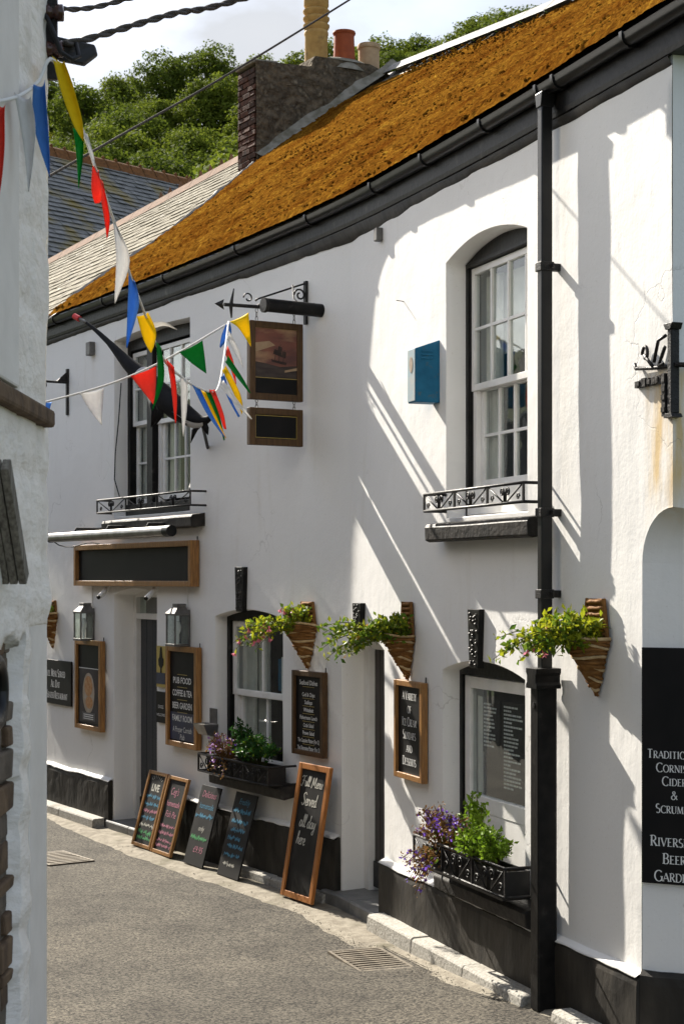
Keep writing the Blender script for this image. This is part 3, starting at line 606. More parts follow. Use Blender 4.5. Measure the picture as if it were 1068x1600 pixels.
# ================================================================== WINDOWS AND DOORS (local frame: x to the right along the wall, -y out to the lane, z up)
def frame_bars(mb, x0, x1, z0, z1, w, y0, y1, wb=None):
    wb = wb or w
    mb.box(x0, x0+w, y0, y1, z0, z1); mb.box(x1-w, x1, y0, y1, z0, z1); mb.box(x0+w, x1-w, y0+.001, y1-.001, z1-w, z1); mb.box(x0+w, x1-w, y0+.001, y1-.001, z0, z0+wb)
def sash(win, x0, x1, z0, z1, cols, rows, y, w=.042, bar=.018, cw=None, wb=None):
    f = MB(); frame_bars(f, x0, x1, z0, z1, w, y, y+.038, wb); f.build('sash_frame', M['white'], win, bevel=.003)
    ix0, ix1, iz0, iz1 = x0+w, x1-w, z0+(wb or w), z1-w
    cw = cw or [1/cols]*cols; xs = [ix0]
    for c in cw: xs.append(xs[-1]+c*(ix1-ix0))
    zs = [iz0+(iz1-iz0)*k/rows for k in range(rows+1)]
    if cols > 1:
        v = MB().box(-bar/2, bar/2, y+.004, y+.034, iz0, iz1).mesh('glazing_bar', M['white'])
        for x in xs[1:-1]: obj('glazing_bar', v, win).location = (x, 0, 0)
    if rows > 1:
        h = MB().box(ix0, ix1, y+.006, y+.032, -bar/2, bar/2).mesh('glazing_bar', M['white'])
        for z in zs[1:-1]: obj('glazing_bar', h, win).location = (0, 0, z)
    for i in range(cols):
        for j in range(rows):
            gx0, gx1 = xs[i]+(bar/2 if i else 0), xs[i+1]-(bar/2 if i < cols-1 else 0); gz0, gz1 = zs[j]+(bar/2 if j else 0), zs[j+1]-(bar/2 if j < rows-1 else 0)
            o = MB().box(-(gx1-gx0)/2, (gx1-gx0)/2, -.0015, .0015, -(gz1-gz0)/2, (gz1-gz0)/2).build('pane', M['glass'], win); o.location = ((gx0+gx1)/2, y+.02, (gz0+gz1)/2)
            o.rotation_euler = (R(random.uniform(-.35, .35)), 0, R(random.uniform(-.35, .35)))
def curtain(win, x0, x1, z0, z1, y, m='curtain'):
    n = 40; mb = MB(); mb.grid([[(x0+(x1-x0)*i/n, y+.02*math.sin(i*1.9)+.008*math.sin(i*.7), z) for z in (z0, (z0+z1)/2, z1)] for i in range(n+1)]); mb.build('curtain', M[m], win, smooth=True)
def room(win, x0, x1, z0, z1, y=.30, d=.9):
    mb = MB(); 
    mb.add([(x0,y,z0),(x1,y,z0),(x1,y+d,z0),(x0,y+d,z0),(x0,y,z1),(x1,y,z1),(x1,y+d,z1),(x0,y+d,z1)], [(0,1,2,3),(4,5,6,7),(1,2,6,5),(2,3,7,6),(3,0,4,7)]); mb.build('dark_room_backing', M['room'], win)
def head(poly, y0, y1, name, m, win): MB().prism(poly, y0, y1).build(name, m, win, bevel=.004)
def arch_local(w, zs, zt, zlow, k=14, grow=.03):
    h = w/2+grow; return [(-h, zlow), (h, zlow)]+[(h-2*h*i/k, zs+grow+(zt-zs)*(1-(2*i/k-1)**2)) for i in range(k+1)]
def casing(u0, u1, zb, zs, zt, rec, side, zhead, m='black', name='window', lab=None):
    w = u1-u0; mb = MB(); h = w/2+.03
    mb.box(-h, -w/2+side, rec, rec+.09, zb, zhead); mb.box(w/2-side, h, rec, rec+.09, zb, zhead)
    mb.prism(arch_local(w, zs, zt, zhead), rec, rec+.09)
    o = place(mb.build(name, M[m], pub, bevel=.004), (u0+u1)/2, 0)
    if lab: o['label'] = lab
    return o
# upper right sash window
wn = casing(1.56, 2.70, 2.88, 4.49, 4.585, .13, .045, 4.455, lab='tall arched sash window above the right-hand planter')
MB().box(-.54, .54, .118, .135, 4.455, 4.48).build('head_moulding', M['black'], wn, bevel=.003)
sash(wn, -.52, .52, 3.68, 4.45, 4, 2, .150, cw=[.25, .25, .25, .25]); sash(wn, -.47, .47, 3.06, 3.715, 4, 2, .192, wb=.06)
MB().box(-.515, -.472, .16, .235, 3.0, 3.68).build('box_frame', M['white'], wn, bevel=.003); MB().box(.472, .515, .16, .235, 3.0, 3.68).build('box_frame', M['white'], wn, bevel=.003)
MB().box(-.52, .52, .12, .24, 2.90, 3.06).build('window_board', M['white'], wn, bevel=.006)
room(wn, -.75, .75, 2.9, 4.6, .25); curtain(wn, -.5, -.30, 3.06, 4.4, .255); curtain(wn, .3, .5, 3.06, 4.4, .255); MB().box(-.5, .5, .285, .29, 3.9, 4.40).build('blind', M['curtain'], wn)
# upper left wide window
wn = casing(7.17, 8.87, 3.09, 4.78, 4.81, .14, .07, 4.68, lab='wide black framed sash window behind the hanging fish')
MB().box(-.36, -.23, .125, .24, 3.2, 4.68).build('mullion', M['black'], wn, bevel=.005)
MB().box(-.80, .80, .10, .24, 3.10, 3.21).build('inner_sill', M['black'], wn, bevel=.006)
sash(wn, -.775, -.365, 3.96, 4.66, 1, 2, .165); sash(wn, -.775, -.365, 3.22, 3.99, 1, 2, .20)
sash(wn, -.22, .775, 3.94, 4.66, 4, 2, .165, cw=[.27, .27, .27, .19]); sash(wn, -.16, .73, 3.24, 3.985, 4, 2, .20, cw=[.27, .27, .27, .19])
for x0, x1 in ((-.22, -.162), (.732, .775)): MB().box(x0, x1, .18, .24, 3.21, 3.94).build('box_frame', M['white'], wn, bevel=.003)
room(wn, -1, 1, 3.1, 4.75, .27); curtain(wn, -.2, .05, 3.25, 4.6, .27); curtain(wn, .5, .75, 3.25, 4.6, .27); curtain(wn, -.75, -.5, 3.25, 4.6, .27)
# lower left sash
wn = casing(5.48, 6.68, .88, 2.19, 2.255, .11, .06, 2.155, lab='black framed sash window beside the seafood menu board')
sash(wn, -.535, .535, 1.53, 2.15, 2, 1, .135, w=.05, bar=.028); sash(wn, -.47, .47, .98, 1.565, 2, 1, .175, w=.045, bar=.028)
for x0, x1 in ((-.525, -.472), (.472, .525)): MB().box(x0, x1, .145, .215, .95, 1.53).build('box_frame', M['white'], wn, bevel=.003)
room(wn, -.8, .8, .9, 2.2, .24, 1.1); curtain(wn, -.52, -.30, 1.0, 2.1, .235); curtain(wn, -.28, -.12, 1.0, 2.1, .26); curtain(wn, .40, .52, 1.0, 2.1, .235)
pst = MB().box(-.09, .09, -.002, .002, -.15, .15).build('poster', M['letter'], wn); pst.location = (.30, .20, 1.72); pst['label'] = 'black and white poster inside the lower left window'
mb = MB()
for k in range(26): x = random.uniform(-.07, .05); z = random.uniform(-.13, .12); mb.box(x, x+random.uniform(.008, .03), -.0045, -.0025, z, z+random.uniform(.008, .035))
o = mb.build('poster_print', M['panel'], wn); o.location = pst.location
o = MB().box(-.05, .05, -.002, .002, -.13, .13).build('poster', M['blue'], wn); o.location = (.13, .24, 1.72)
# lower right single-pane window
wn = casing(1.58, 2.75, .66, 1.93, 2.01, .11, .05, 1.90, lab='white framed single pane window with menu sheets behind the glass')
f = MB(); frame_bars(f, -.53, .53, 1.06, 1.895, .075, .125, .175, .10); f.build('sash_frame', M['white'], wn, bevel=.004)
o = MB().box(-.455, .455, -.002, .002, 1.16, 1.82).build('pane', M['glass'], wn); o.location = (0, .15, 0)
MB().box(-.52, .52, .13, .18, .70, 1.06).build('under_panel', M['white'], wn, bevel=.004)
MB().box(-.8, .8, .30, .31, .9, 1.95).build('dark_room_backing', M['panel'], wn); MB().box(-.435, -.36, .172, .176, 1.17, 1.77).build('inner_strip', M['curtain'], wn)  # black sheet behind the pane, its colour standing in for the unlit room
for (x, w_, z0, z1, nl) in ((-.215, .24, 1.43, 1.76, 12), (.12, .34, 1.20, 1.76, 22)):
    b = MB().box(-w_/2, w_/2, -.002, .002, z0, z1).build('menu_sheet', M['panel'], wn); b.location = (x, .162, 0)
    t = MB()
    for k in range(nl):
        zz = z1-.03-(z1-z0-.05)*k/nl; l = random.uniform(.3, .8)*w_; xx = -w_/2+.02
        while xx < -w_/2+l: e = min(xx+random.uniform(.012, .045), w_/2-.015); t.box(xx, e, -.0045, -.003, zz-.0055, zz+.0055); xx = e+.008
    o = t.build('menu_print', M['letter'], wn); o.location = (x, .162, 0)

def sill(u0, u1, z0, z1, n, lab):
    mb = MB(); w = u1-u0; k = int(w/.25)
    xs = np.linspace(-w/2, w/2, k+1)
    prof = [(.02, z0+.02), (-n+.03, z0), (-n, z0+.012), (-n-.004, z1-.03), (-n+.012, z1-.008), (.02, z1+.012)]
    mb.add([(x, y+.008*float(fbm(x*5+u0, y*9+z, 111, 2)), z+.010*float(fbm(x*4+u0, z*7+y*5, 112, 2))) for x in xs for y, z in prof], [(i*6+j, i*6+(j+1) % 6, (i+1)*6+(j+1) % 6, (i+1)*6+j) for i in range(k) for j in range(6)]+[tuple(range(6)), tuple(k*6+j for j in reversed(range(6)))])
    o = place(mb.build('window_sill', M['plinth2'], pub, bevel=.006), (u0+u1)/2, 0); o['label'] = lab
M['plinth2'] = pm('black_sill_paint', (.014,.013,.012), (.035,.031,.027), 9, .6, .6, 26, c3=(.09,.082,.07), s3=7, lo3=.62, hi3=.82, spec=.2)
sill(1.29, 2.74, 2.73, 2.85, .13, 'black painted stone sill of the upper right window'); sill(6.87, 8.86, 2.94, 3.06, .13, 'black painted stone sill of the upper left window')
sill(5.27, 6.53, .80, .91, .13, 'black painted stone sill of the lower left window'); sill(1.31, 2.60, .575, .69, .13, 'black painted stone sill of the lower right window')

def door(u0, u1, zb, zs, zt, rec, m, fan, lab, hinge_dark=True):
    w = u1-u0; mb = MB(); h = w/2+.02; hz = zs-.02
    mb.box(-h, -w/2+.075, rec, rec+.08, zb, hz); mb.box(w/2-.06, h, rec, rec+.08, zb, hz); mb.prism(arch_local(w, zs, zt, hz, grow=.02), rec, rec+.08)
    if fan: mb.box(-w/2+.075, w/2-.06, rec+.002, rec+.078, 2.12, 2.175)
    d = place(mb.build('door_frame', M['white'], pub, bevel=.005), (u0+u1)/2, 0); d['label'] = lab
    top = 2.12 if fan else hz; x0, x1 = -w/2+.078, w/2-.063; n = 6
    for k in range(n):
        a = x0+(x1-x0)*k/n; b = x0+(x1-x0)*(k+1)/n; MB().box(a+.003, b-.003, rec+.045+.002*(k % 2), rec+.085, zb+.03, top-.004).build('door_plank', M[m], d, bevel=.005)
    MB().box(x0, x1, rec+.05, rec+.09, zb+.02, top).build('door_leaf', M[m], d)
    MB().box(x0+.02, x1-.02, rec+.025, rec+.047, zb+.03, zb+.22).build('kick_board', M['black'], d, bevel=.006)
    hd = MB(); hd.tube([(x1-.1, rec+.045, 1.15), (x1-.1, rec-.0, 1.15), (x1-.1, rec-.0, 1.28), (x1-.1, rec+.045, 1.28)], .008); hd.build('door_handle', M['iron'], d)
    if fan:
        MB().box(x0, x1, rec+.04, rec+.044, 2.176, hz).build('fanlight_pane', M['glass'], d); MB().box(x0, x1, rec+.10, rec+.11, 2.17, hz).build('fanlight_backing', M['room'], d)
    return d
door(7.87, 8.87, .20, 2.35, 2.415, .20, 'door', True, 'far doorway with dark plank door under a fanlight')
door(3.77, 4.58, .215, 2.01, 2.11, .165, 'door2', False, 'right-hand doorway with dark plank door beside the ice cream board')

def keystone(u, z0, z1, w0, w1, lab):
    mb = MB(); mb.prism([(-w0/2, z0), (w0/2, z0), (w1/2, z1), (-w1/2, z1)], -.035, .01); o = place(mb.build('keystone', M['black'], pub, bevel=.004), u, 0); o['label'] = lab
    mb = MB(); k = 0; z = z0+.02
    while z < z1-.015:
        wv = w0+(w1-w0)*(z-z0)/(z1-z0)
        for x in (-wv*.26, 0, wv*.26):
            q_ = random.uniform(.45, 1.1)
            if random.random() < .8: mb.lathe([(.013*q_, 0), (.011*q_, .006), (.005*q_, .010), (0, .011)], seg=6, M=Matrix.Translation((x+random.uniform(-.016, .016), -.034, z+random.uniform(-.012, .012))) @ Matrix.Rotation(R(90), 4, 'X'))
        z += .026
    tag(mb.build('carving', M['pewterblack'], o), kind='stuff')
M['pewterblack'] = pm('worn_black_relief', (.02,.019,.018), (.055,.05,.045), 30, .45, spec=.3)
keystone(6.165, 2.235, 2.60, .12, .16, 'narrow carved black keystone over the lower left window'); keystone(2.215, 1.965, 2.32, .12, .17, 'narrow carved black keystone over the lower right window'); keystone(4.23, 2.10, 2.33, .13, .17, 'narrow carved black keystone over the right-hand door')

# window guards
def spiral(cx, cz, r, a0, turns, y, k=14, sgn=1): return [(cx+r*(1-.72*i/k)*math.cos(a0+sgn*turns*6.283*i/k), y, cz+r*(1-.72*i/k)*math.sin(a0+sgn*turns*6.283*i/k)) for i in range(k+1)]
def guard(label, u0, u1, z0, z1, n, bays, box=False):
    w = u1-u0; r = on_wall('window_guard', label, 'railing', (u0+u1)/2, z0); h = z1-z0
    for zz, nm in ((h, 'top_rail'), (0, 'bottom_rail')):
        mb = MB(); mb.tube([(w/2, .0, zz), (w/2, -n, zz), (-w/2, -n, zz)]+([(-w/2, 0, zz)] if True else []), .009, 8); mb.build(nm, M['iron'], r, smooth=True)
    up = MB().box(-.007, .007, -n-.006, -n+.006, 0, h).mesh('upright', M['iron'])
    for k in range(bays+1): obj('upright', up, r).location = (-w/2+w*k/bays, 0, 0)
    for k in range(bays):
        x = -w/2+w*(k+.5)/bays; b = w/bays; s = MB(); rr = h*.24
        s.tube([(x-.012, -n, .005), (x-.012, -n, h*.55)]+spiral(x-.012-rr, h*.6, rr, 0, 1.2, -n), .006, 6); s.tube([(x+.012, -n, .005), (x+.012, -n, h*.55)]+spiral(x+.012+rr, h*.6, rr, math.pi, 1.2, -n, sgn=-1), .006, 6); s.build('scroll', M['iron'], r, smooth=True)
        for sg in (-1, 1):
            s = MB(); s.tube([(x+sg*b*.48, -n, h*.96), (x+sg*.03, -n, .01)], .005, 6); s.tube(spiral(x+sg*b*.36, h*.3, rr*.8, 0, 1.1, -n), .005, 6); s.build('stay', M['iron'], r, smooth=True)
    return r
guard('black scrolled iron guard across the upper right window', 1.30, 2.70, 2.925, 3.03, .15, 3)
guard('black scrolled iron guard across the upper left window', 6.85, 8.92, 3.13, 3.25, .15, 3)
guard('black scrolled iron guard holding flowers at the lower left window', 5.27, 6.50, .92, 1.06, .24, 3)
guard('black scrolled iron guard holding flowers at the lower right window', 1.30, 2.60, .76, .92, .26, 3)

# ================================================================== LETTERING
def arcp(cx, cy, rx, ry, a0, a1, k=9): return [(cx+rx*math.cos(R(a0+(a1-a0)*i/k)), cy+ry*math.sin(R(a0+(a1-a0)*i/k))) for i in range(k+1)]
TK, TN = .135, .062
G = {   # serif capitals: (width, [(polyline, thickness)], serif points)
 'A': (.72, [([(0,0),(.35,1)],TN),([(.35,1),(.7,0)],TK),([(.13,.35),(.58,.35)],TN)], [(0,0),(.7,0)]),
 'B': (.60, [([(.1,0),(.1,1)],TK),([(.1,1)]+arcp(.28,.76,.22,.24,90,-90)+[(.1,.52)],.085),([(.1,.52)]+arcp(.3,.26,.25,.26,90,-90)+[(.1,0)],.085)], [(.08,0),(.08,1)]),
 'C': (.72, [(arcp(.42,.5,.4,.52,45,315,16),.10)], []),
 'D': (.74, [([(.1,0),(.1,1)],TK),([(.1,1)]+arcp(.3,.5,.4,.5,90,-90,12)+[(.1,0)],.09)], [(.08,0),(.08,1)]),
 'E': (.56, [([(.1,0),(.1,1)],TK),([(.1,.97),(.5,.97)],TN),([(.1,.52),(.42,.52)],TN),([(.1,.03),(.53,.03)],TN)], [(.08,0),(.08,1)]),
 'F': (.54, [([(.1,0),(.1,1)],TK),([(.1,.97),(.5,.97)],TN),([(.1,.52),(.42,.52)],TN)], [(.1,0),(.08,1)]),
 'G': (.76, [(arcp(.42,.5,.4,.52,45,330,16),.10),([(.72,.02),(.72,.42)],TK)], [(.70,.42)]),
 'H': (.76, [([(.1,0),(.1,1)],TK),([(.66,0),(.66,1)],TK),([(.1,.52),(.66,.52)],TN)], [(.1,0),(.1,1),(.66,0),(.66,1)]),
 'I': (.30, [([(.13,0),(.13,1)],TK)], [(.13,0),(.13,1)]),
 'L': (.54, [([(.1,0),(.1,1)],TK),([(.1,.03),(.5,.03)],TN)], [(.1,1),(.08,0)]),
 'M': (.90, [([(.08,0),(.14,1)],TN),([(.14,1),(.44,.05)],TK),([(.44,.05),(.74,1)],TN),([(.74,1),(.8,0)],TK)], [(.08,0),(.8,0)]),
 'N': (.78, [([(.1,0),(.1,1)],TN),([(.1,1),(.68,0)],TK),([(.68,0),(.68,1)],TN)], [(.1,0),(.06,1),(.68,1)]),
 'O': (.82, [(arcp(.4,.5,.38,.52,0,360,22),.10)], []),
 'P': (.56, [([(.1,0),(.1,1)],TK),([(.1,1)]+arcp(.28,.73,.24,.27,90,-90)+[(.1,.46)],.085)], [(.1,0),(.08,1)]),
 'R': (.64, [([(.1,0),(.1,1)],TK),([(.1,1)]+arcp(.28,.75,.22,.25,90,-90)+[(.1,.5)],.085),([(.26,.5),(.6,0)],TK)], [(.1,0),(.08,1),(.6,0)]),
 'S': (.50, [(arcp(.24,.75,.19,.25,50,270,9)+arcp(.25,.25,.22,.26,90,-140,10),.10)], []),
 'T': (.62, [([(.3,0),(.3,1)],TK),([(.02,.97),(.58,.97)],TN)], [(.3,0)]),
 'U': (.74, [([(.1,1),(.1,.35)]+arcp(.37,.32,.27,.34,180,270,6),.12),(arcp(.37,.32,.27,.34,270,360,6)+[(.64,1)],TN)], [(.1,1),(.64,1)]),
 'V': (.70, [([(.02,1),(.34,0)],TK),([(.34,0),(.66,1)],TN)], [(.02,1),(.66,1)]),
 'Y': (.66, [([(.02,1),(.32,.48)],TK),([(.32,.48),(.62,1)],TN),([(.32,.5),(.32,0)],TK)], [(.02,1),(.62,1),(.32,0)]),
 '&': (.84, [([(.78,0),(.22,.78)]+arcp(.36,.82,.15,.17,180,0,7)+[(.48,.70),(.14,.40)]+arcp(.3,.24,.24,.25,140,290,8)+[(.66,.30),(.72,.52)],.085)], []),
 '3': (.5, [(arcp(.2,.75,.2,.24,140,-90,8)+arcp(.2,.25,.24,.26,90,-140,9),.09)], []), '0': (.62, [(arcp(.3,.5,.27,.5,0,360,18),.10)], []),
}
def strokes(mb, pts, th, S_, ox, oz, y, it):
    pts = [(ox+a*S_, oz+b*S_) for a, b in pts]; n = len(pts); L_ = []; R_ = []
    for i, (x, z) in enumerate(pts):
        a = pts[max(i-1, 0)]; b = pts[min(i+1, n-1)]; dx, dz = b[0]-a[0], b[1]-a[1]; l = math.hypot(dx, dz) or 1; w = th*S_/2
        if n > 4: w *= .55+.75*abs(dz)/l                   # thick on verticals, thin on horizontals
        L_.append((x-dz/l*w, y-it*.00012, z+dx/l*w)); R_.append((x+dz/l*w, y-it*.00012, z-dx/l*w))
    mb.add(L_+R_, [(i, i+1, n+i+1, n+i) for i in range(n-1)])
def word_width(s, h, small):
    w = 0
    for i, ch in enumerate(s):
        if ch == ' ': w += .34*h; continue
        k = h if (ch.isupper() or ch in '&30') else h*small; w += (G[ch.upper()][0]+.10)*k
    return w
def serif_text(parent, s, cx, z, h, y, m='letter', small=.78, xs=1.0, left=None, wt=1.0):
    mb = MB(); x = (-word_width(s, h, small)/2 if left is None else 0); it = 0
    for ch in s:
        if ch == ' ': x += .34*h; continue
        k = h if (ch.isupper() or ch in '&30') else h*small; wd, st, sf = G[ch.upper()]
        for pts, th in st: strokes(mb, pts, th*wt, k, x, 0, y, it); it = (it+1) % 8
        for a, b in sf: strokes(mb, [(a-.13, b-(.03 if b > .5 else -.03)), (a+.13, b-(.03 if b > .5 else -.03))], .055*wt, k, x, 0, y, it); it = (it+1) % 8
        x += (wd+.10)*k
    o = mb.build('lettering', M[m], parent); o.location = (cx if left is None else left, 0, z); o.scale = (xs, 1, 1); return o
def plain_text(parent, s, cx, z, h, y, m='letter', xs=1.0, shear=0, bold=0.0, res=2):
    cu = bpy.data.curves.new('t', 'FONT'); cu.body = s; cu.size = h*1.4; cu.align_x = 'CENTER'; cu.shear = shear; cu.resolution_u = res; cu.offset = bold; cu.fill_mode = 'FRONT'
    t = bpy.data.objects.new('t', cu); COL.objects.link(t); dg = bpy.context.evaluated_depsgraph_get(); me = bpy.data.meshes.new_from_object(t.evaluated_get(dg)); bpy.data.objects.remove(t)
    me.materials.clear(); me.materials.append(M[m]); o = obj('lettering', me, parent); o.location = (cx, y, z); o.rotation_euler = (R(90), 0, 0); o.scale = (xs, 1, 1); return o
C_ = {  # joined-up chalk hand
 'F': (.78, [[(.02,.80),(.22,.98),(.50,.94),(.80,1.0)],[(.46,.95),(.40,.45),(.27,.05),(.08,-.02),(0,.14)],[(.16,.50),(.40,.54),(.62,.50)]]),
 'u': (.42, [[(0,.42),(.06,.5),(.05,.15),(.14,0),(.28,.14),(.32,.5)],[(.32,.5),(.31,.1),(.42,.06)]]), 'l': (.26, [[(0,.1),(.20,.6),(.24,.95),(.14,.98),(.09,.5),(.13,.04),(.27,.10)]]),
 'M': (.95, [[(0,.05),(.08,0),(.20,.95),(.40,.2),(.66,1),(.72,.3),(.80,.02),(.94,.1)]]), 'e': (.32, [[(0,.16),(.22,.30),(.22,.47),(.10,.5),(.03,.22),(.13,0),(.32,.1)]]),
 'n': (.42, [[(0,.45),(.05,.5),(.04,0)],[(.04,.28),(.18,.5),(.28,.40),(.28,.05),(.42,.08)]]), 'S': (.62, [[(.56,.84),(.38,1),(.14,.82),(.30,.52),(.46,.26),(.22,0),(0,.18)]]),
 'r': (.30, [[(0,.42),(.06,.52),(.05,0)],[(.05,.3),(.15,.48),(.28,.44)]]), 'v': (.34, [[(0,.5),(.10,.02),(.26,.5),(.34,.46)]]),
 'd': (.44, [[(.28,.44),(.12,.5),(.0,.2),(.12,0),(.27,.2),(.33,1)],[(.29,.3),(.31,.04),(.44,.08)]]), 'a': (.42, [[(.28,.44),(.12,.5),(0,.2),(.12,0),(.27,.2),(.30,.48)],[(.29,.3),(.31,.04),(.42,.08)]]),
 'y': (.40, [[(0,.5),(.05,.14),(.18,.08),(.30,.5)],[(.30,.5),(.24,-.28),(.10,-.42),(.02,-.26),(.34,.06)]]), 'h': (.42, [[(0,.1),(.17,.75),(.17,.98),(.09,.9),(.04,0)],[(.04,.25),(.18,.5),(.28,.36),(.28,.05),(.42,.08)]]),
}
def cat(pts, k=5):
    o = []; q = [pts[0]]+pts+[pts[-1]]
    for i in range(1, len(q)-2):
        p0, p1, p2, p3 = [Vector(v) for v in q[i-1:i+3]]
        for j in range(k): t = j/k; o.append(tuple(.5*((2*p1)+(p2-p0)*t+(2*p0-5*p1+4*p2-p3)*t*t+(3*p1-p0-3*p2+p3)*t**3)))
    o.append(tuple(pts[-1])); return o
def chalk_text(parent, s, x, z, h, y, m='chalkw', th=.07):
    mb = MB(); cx = 0; it = 0
    for ch in s:
        if ch == ' ': cx += .3*h; continue
        wd, st = C_[ch]
        for pl in st: strokes(mb, cat([(a+.18*b, b) for a, b in pl]), th, h, cx, 0, y, it); it = (it+1) % 6
        cx += wd*h
    o = mb.build('chalk_writing', M[m], parent); o.location = (x, 0, z); return o
def scribble(parent, x0, x1, z, h, y, m, seed=0, th=.11):
    rd = random.Random(seed); mb = MB(); x = x0
    while x < x1-.2*h:
        l = min(x+rd.uniform(1.0, 2.6)*h, x1); pts = []; t = x
        while t < l: pts.append((t, rd.uniform(0, .45)*h)); pts.append((t+.12*h, rd.uniform(.45, 1.0)*h)); t += rd.uniform(.22, .38)*h
        if len(pts) > 2: strokes(mb, [(a/h, b/h) for a, b in cat(pts, 3)], th, h, 0, 0, y, rd.randint(0, 5))
        x = l+.3*h
    o = mb.build('chalk_writing', M[m], parent); o.location = (0, 0, z)

# ================================================================== SIGNS ON THE WALL
def frame_parts(r, w, h, fw, y0, y1, m, z=0):
    for (x0, x1, z0, z1, nm) in ((-w/2, -w/2+fw, 0, h, 'side_rail'), (w/2-fw, w/2, 0, h, 'side_rail'), (-w/2+fw, w/2-fw, h-fw, h, 'top_rail'), (-w/2+fw, w/2-fw, 0, fw, 'bottom_rail')):
        e = .0015 if nm != 'side_rail' else 0; MB().box(x0, x1, y0+e, y1-e, z+z0, z+z1).build(nm, M[m], r, bevel=.004)
def framed(name, label, cat_, u0, u1, z0, z1, fw, depth, m, pm_='panel', n=.012):
    w = u1-u0; h = z1-z0; r = on_wall(name, label, cat_, (u0+u1)/2, z0, n)
    frame_parts(r, w, h, fw, -depth, 0, m); MB().box(-w/2+fw*.8, w/2-fw*.8, -depth*.55, -.004, fw*.8, h-fw*.8).build('panel', M[pm_], r)
    hk = MB(); hk.tube([(w/2-fw/2, -.006, h), (w/2-fw/2, -.006, h+.035)], .005, 6); hk.build('hook', M['iron'], r)
    return r, w, h, -depth*.55-.002
framed('name_board', 'wide empty black name board in wooden frame above the far doorway', 'sign board', 6.96, 9.67, 2.435, 2.835, .05, .085, 'wood')
t = on_wall('tube_light', 'long brushed steel tube light over the wide black name board', 'light', 8.33, 2.91, .30)
mb = MB(); mb.tube([(-1.40, 0, 0), (1.32, 0, 0)], .046, 20); mb.build('tube', M['steel'], t, auto=40)
for x0, x1 in ((1.32, 1.43), (-1.43, -1.40)): mb = MB(); mb.tube([(x0, 0, 0), (x1, 0, 0)], .049, 20); mb.build('end_cap', M['black'], t, auto=40)
for x in (-.8, .0, .9): mb = MB(); mb.tube([(x, .0, .03), (x, .02, .075), (x+.04, .30, .075)], .013, 8); mb.box(x-.2, x+.24, .27, .30, .06, .092); mb.build('arm', M['iron'], t)
mb = MB(); mb.tube([(-1.38, 0, -.03)]+[(-1.3+.1*k, .04+.03*k, -.075-.02*math.sin(k)) for k in range(7)], .006, 6); mb.build('flex', M['cableblack'], t)
# seater restaurant board
r = on_wall('restaurant_board', 'black restaurant menu board beside the white house corner', 'sign board', 10.42, 1.21, .012); MB().box(-.51, .51, -.018, 0, 0, .455).build('panel', M['panel'], r, bevel=.003)
for s_, z in (('Full Menu Served', .285), ('All Day', .175), ('30 Seater Restaurant', .06)): serif_text(r, s_, .08, z, .075, -.0195, xs=.80, wt=1.35)
r, w, h, y = framed('picture_board', 'narrow wooden framed board with a food photograph under a lantern', 'sign board', 9.05, 9.72, 1.02, 1.90, .046, .055, 'wood')
MB().box(-.24, .24, y-.004, y-.001, .07, .60).build('print', M['room'], r)
M['food1'] = pm('printed_orange_food', (.40,.16,.05), (.50,.30,.14), 25, .5); M['food2'] = pm('printed_cream_plate', (.42,.36,.29), (.34,.27,.2), 15, .5); M['greyprint'] = pm('printed_grey', (.13,.125,.12), (.09,.085,.08), 6, .5)
for nm, cx, cz, rx, rz, m in (('print', 0, .36, .15, .20, 'food2'), ('print', 0, .43, .10, .10, 'food1'), ('print', .02, .27, .09, .06, 'food1')): MB().prism([(cx+rx*math.cos(a), cz+rz*math.sin(a)) for a in np.linspace(0, 6.28, 25)[:-1]], y-.007-(m == 'food1')*.002, y-.005-(m == 'food1')*.002).build(nm, M[m], r)
MB().box(-.16, .17, y-.008, y-.005, .09, .17).build('print', M['greyprint'], r); MB().box(-.25, .25, y-.007, y-.004, .60, .607).build('print', M['letter'], r)
for k in range(3): MB().box(-.12, .13, y-.010, y-.009, .105+.02*k, .113+.02*k).build('print', M['letter'], r)
# pub food board and the two small notices beside it
r, w, h, y = framed('pub_food_board', 'tall wooden framed board listing pub food, coffee and beer garden', 'sign board', 6.91, 7.54, 1.035, 1.915, .048, .055, 'wood')
M['navy'] = pm('navy_print', (.012,.02,.075), (.012,.014,.03), 3, .4)
MB().box(-.25, .255, y-.004, y-.002, .06, .30).build('print', M['navy'], r)
for s_, z, hh in (('PUB FOOD', .555, .055), ('COFFEE & TEA', .445, .055), ('BEER GARDEN', .335, .055), ('FAMILY ROOM', .225, .055)):
    plain_text(r, s_, 0, z, hh, y-.006, xs=.98 if len(s_) < 9 else .80, bold=.0012)
    MB().box(-.10, .10, y-.006, y-.0045, z+.075, z+.079).build('rule', M['gold'], r)
plain_text(r, 'A Proper Cornish', 0, .13, .05, y-.006, xs=.75, shear=.15); plain_text(r, 'Pub', .0, .065, .05, y-.006, xs=.9, shear=.15)
r = on_wall('wine_poster', 'small yellow poster with a dark wine glass shape by the far door', 'poster', 7.74, 1.53, .012); MB().box(-.10, .10, -.004, 0, 0, .37).build('sheet', M['gold'], r)
mb = MB(); mb.prism([(-.06,.03),(.06,.03),(.06,.05),(.012,.07),(.012,.17),(.05,.20),(.055,.25),(.03,.27),(.015,.36),(-.015,.36),(-.03,.27),(-.055,.25),(-.05,.20),(-.012,.17),(-.012,.07),(-.06,.05)], -.008, -.005); mb.build('print', M['panel'], r); MB().box(-.09, .09, -.0085, -.006, .03, .13).build('print', M['navy'], r)
